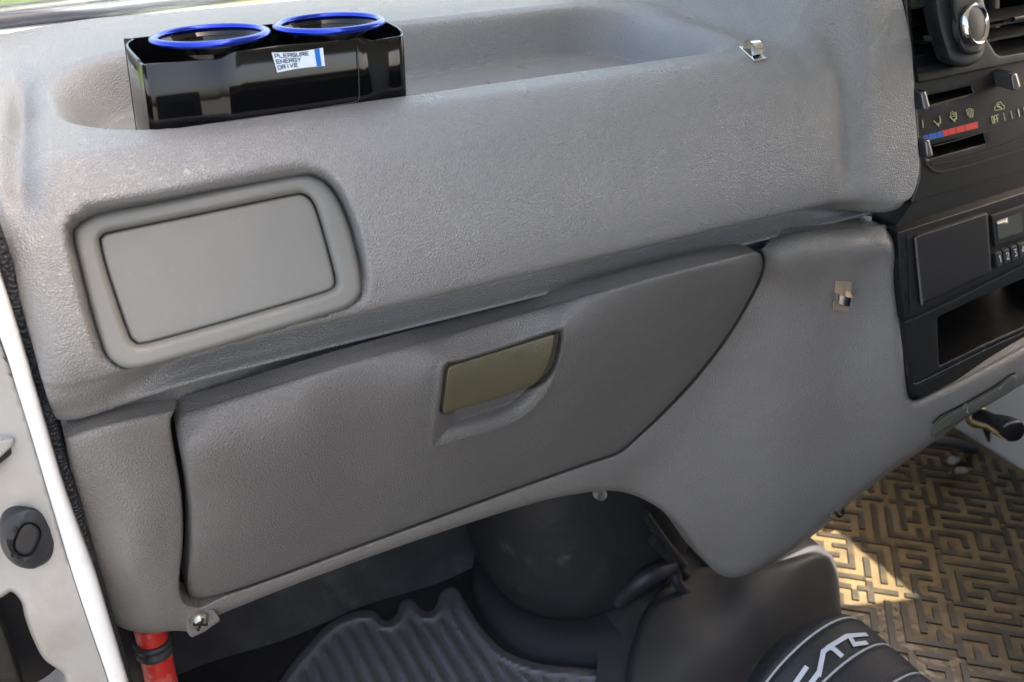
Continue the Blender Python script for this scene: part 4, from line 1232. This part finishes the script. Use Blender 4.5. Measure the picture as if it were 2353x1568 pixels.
for pts in ([(1882,1552),(1892,1499),(1907,1489),(1916,1494),(1932,1508)], [(1903,1490),(1946,1464),(1988,1461)], [(1952,1467),(1962,1484),(1988,1479)], [(1826,1575),(1853,1536)], [(1861,1575),(1882,1547)]):
    r_ = on_seat(pts)
    if len(r_) > 1: b.ribbon([p for p, _ in r_], .0042, r_[len(r_)//2][1], .0006)
b.build("lettering", M['letter'], se)
box_obj("seat_cushion", (.40, -.30, .10), (.86, .06, .30), M['seat'], se, .03)

box_obj("reflected_backrest", (.02, -.33, .25), (1.20, -.20, .80), M['seat'], se, .04)  # unseen; added dark so the cup holder reflects less brightness

# ================================================================== unseen cab shell shaping the light, and surroundings
box_obj_ = box_obj
ws = thing("windscreen", (.6, 1.05, .8), "upright clear windscreen pane with a black rubber surround", "windscreen")
b = MB(); b.hexa([(-.05,1.150,.735),(1.33,1.150,.735),(1.33,1.03,1.26),(-.05,1.03,1.26)], [(-.05,1.154,.735),(1.33,1.154,.735),(1.33,1.034,1.26),(-.05,1.034,1.26)]); b.build("pane", M['glass'], ws)
p0, p1 = PZ(-60, 41, .747), PZ(420, -17, .747)
b = MB(); d_ = (p1-p0); b.tube([p0-d_*.2, p0+d_*3.4], .0085, 12); b.build("rubber_surround", M['rubber'], ws)
p0, p1 = PZ(-60, 56, .743), PZ(460, -2, .743)
d_ = (p1-p0)
b = MB(); b.tube([p0-d_*.2, p0+d_*3.2], .0075, 10); b.build("lower_lip", M['lip'], ws)
cs_ = thing("unseen_cab_shell", (.6, .0, 1.25), "white cab roof, rear wall and driver's door around the interior", "cab")
box_obj("roof", (.285, -.34, 1.24), (1.36, 1.02, 1.28), M['liner'], cs_, .01)  # unseen; left edge cut back so skylight reaches the dash
box_obj("rear_wall", (-.03, -.38, 0), (1.36, -.34, .66), M['dark_liner'], cs_)  # unseen; kept dark for the cup holder's reflection
box_obj("rear_window_header", (.27, -.38, 1.08), (1.36, -.34, 1.24), M['liner'], cs_)
box_obj("rear_bulkhead", (-.03, -.378, .66), (1.36, -.342, .86), M['dark_liner'], cs_)  # unseen; dark for the same reflection
box_obj("driver_door", (1.30, -.34, 0), (1.34, 1.0, .575), M['liner'], cs_)
box_obj("sun_edge_pillar", (1.30, -.34, .575), (1.34, .425, 1.24), M['liner'], cs_)  # unseen; set forward to cut the rear edge of the sun patch
box_obj("window_header", (1.30, .425, 1.10), (1.34, 1.0, 1.24), M['liner'], cs_)  # unseen; hangs low to keep sun off the centre stack
box_obj("front_pillar", (1.30, .96, .575), (1.36, 1.16, 1.24), M['liner'], cs_)
box_obj("front_wall", (-.03, 1.12, 0), (1.36, 1.16, .735), M['paint'], cs_)
o = box_obj("ground", (-60, -60, -.68), (60, 60, -.60), M['ground']); tag(o, kind='structure')
o = box_obj("lawn", (-60, 3.0, -.60), (60, 60, -.58), M['grass']); tag(o, "green lawn outside beyond the windscreen", kind='structure')
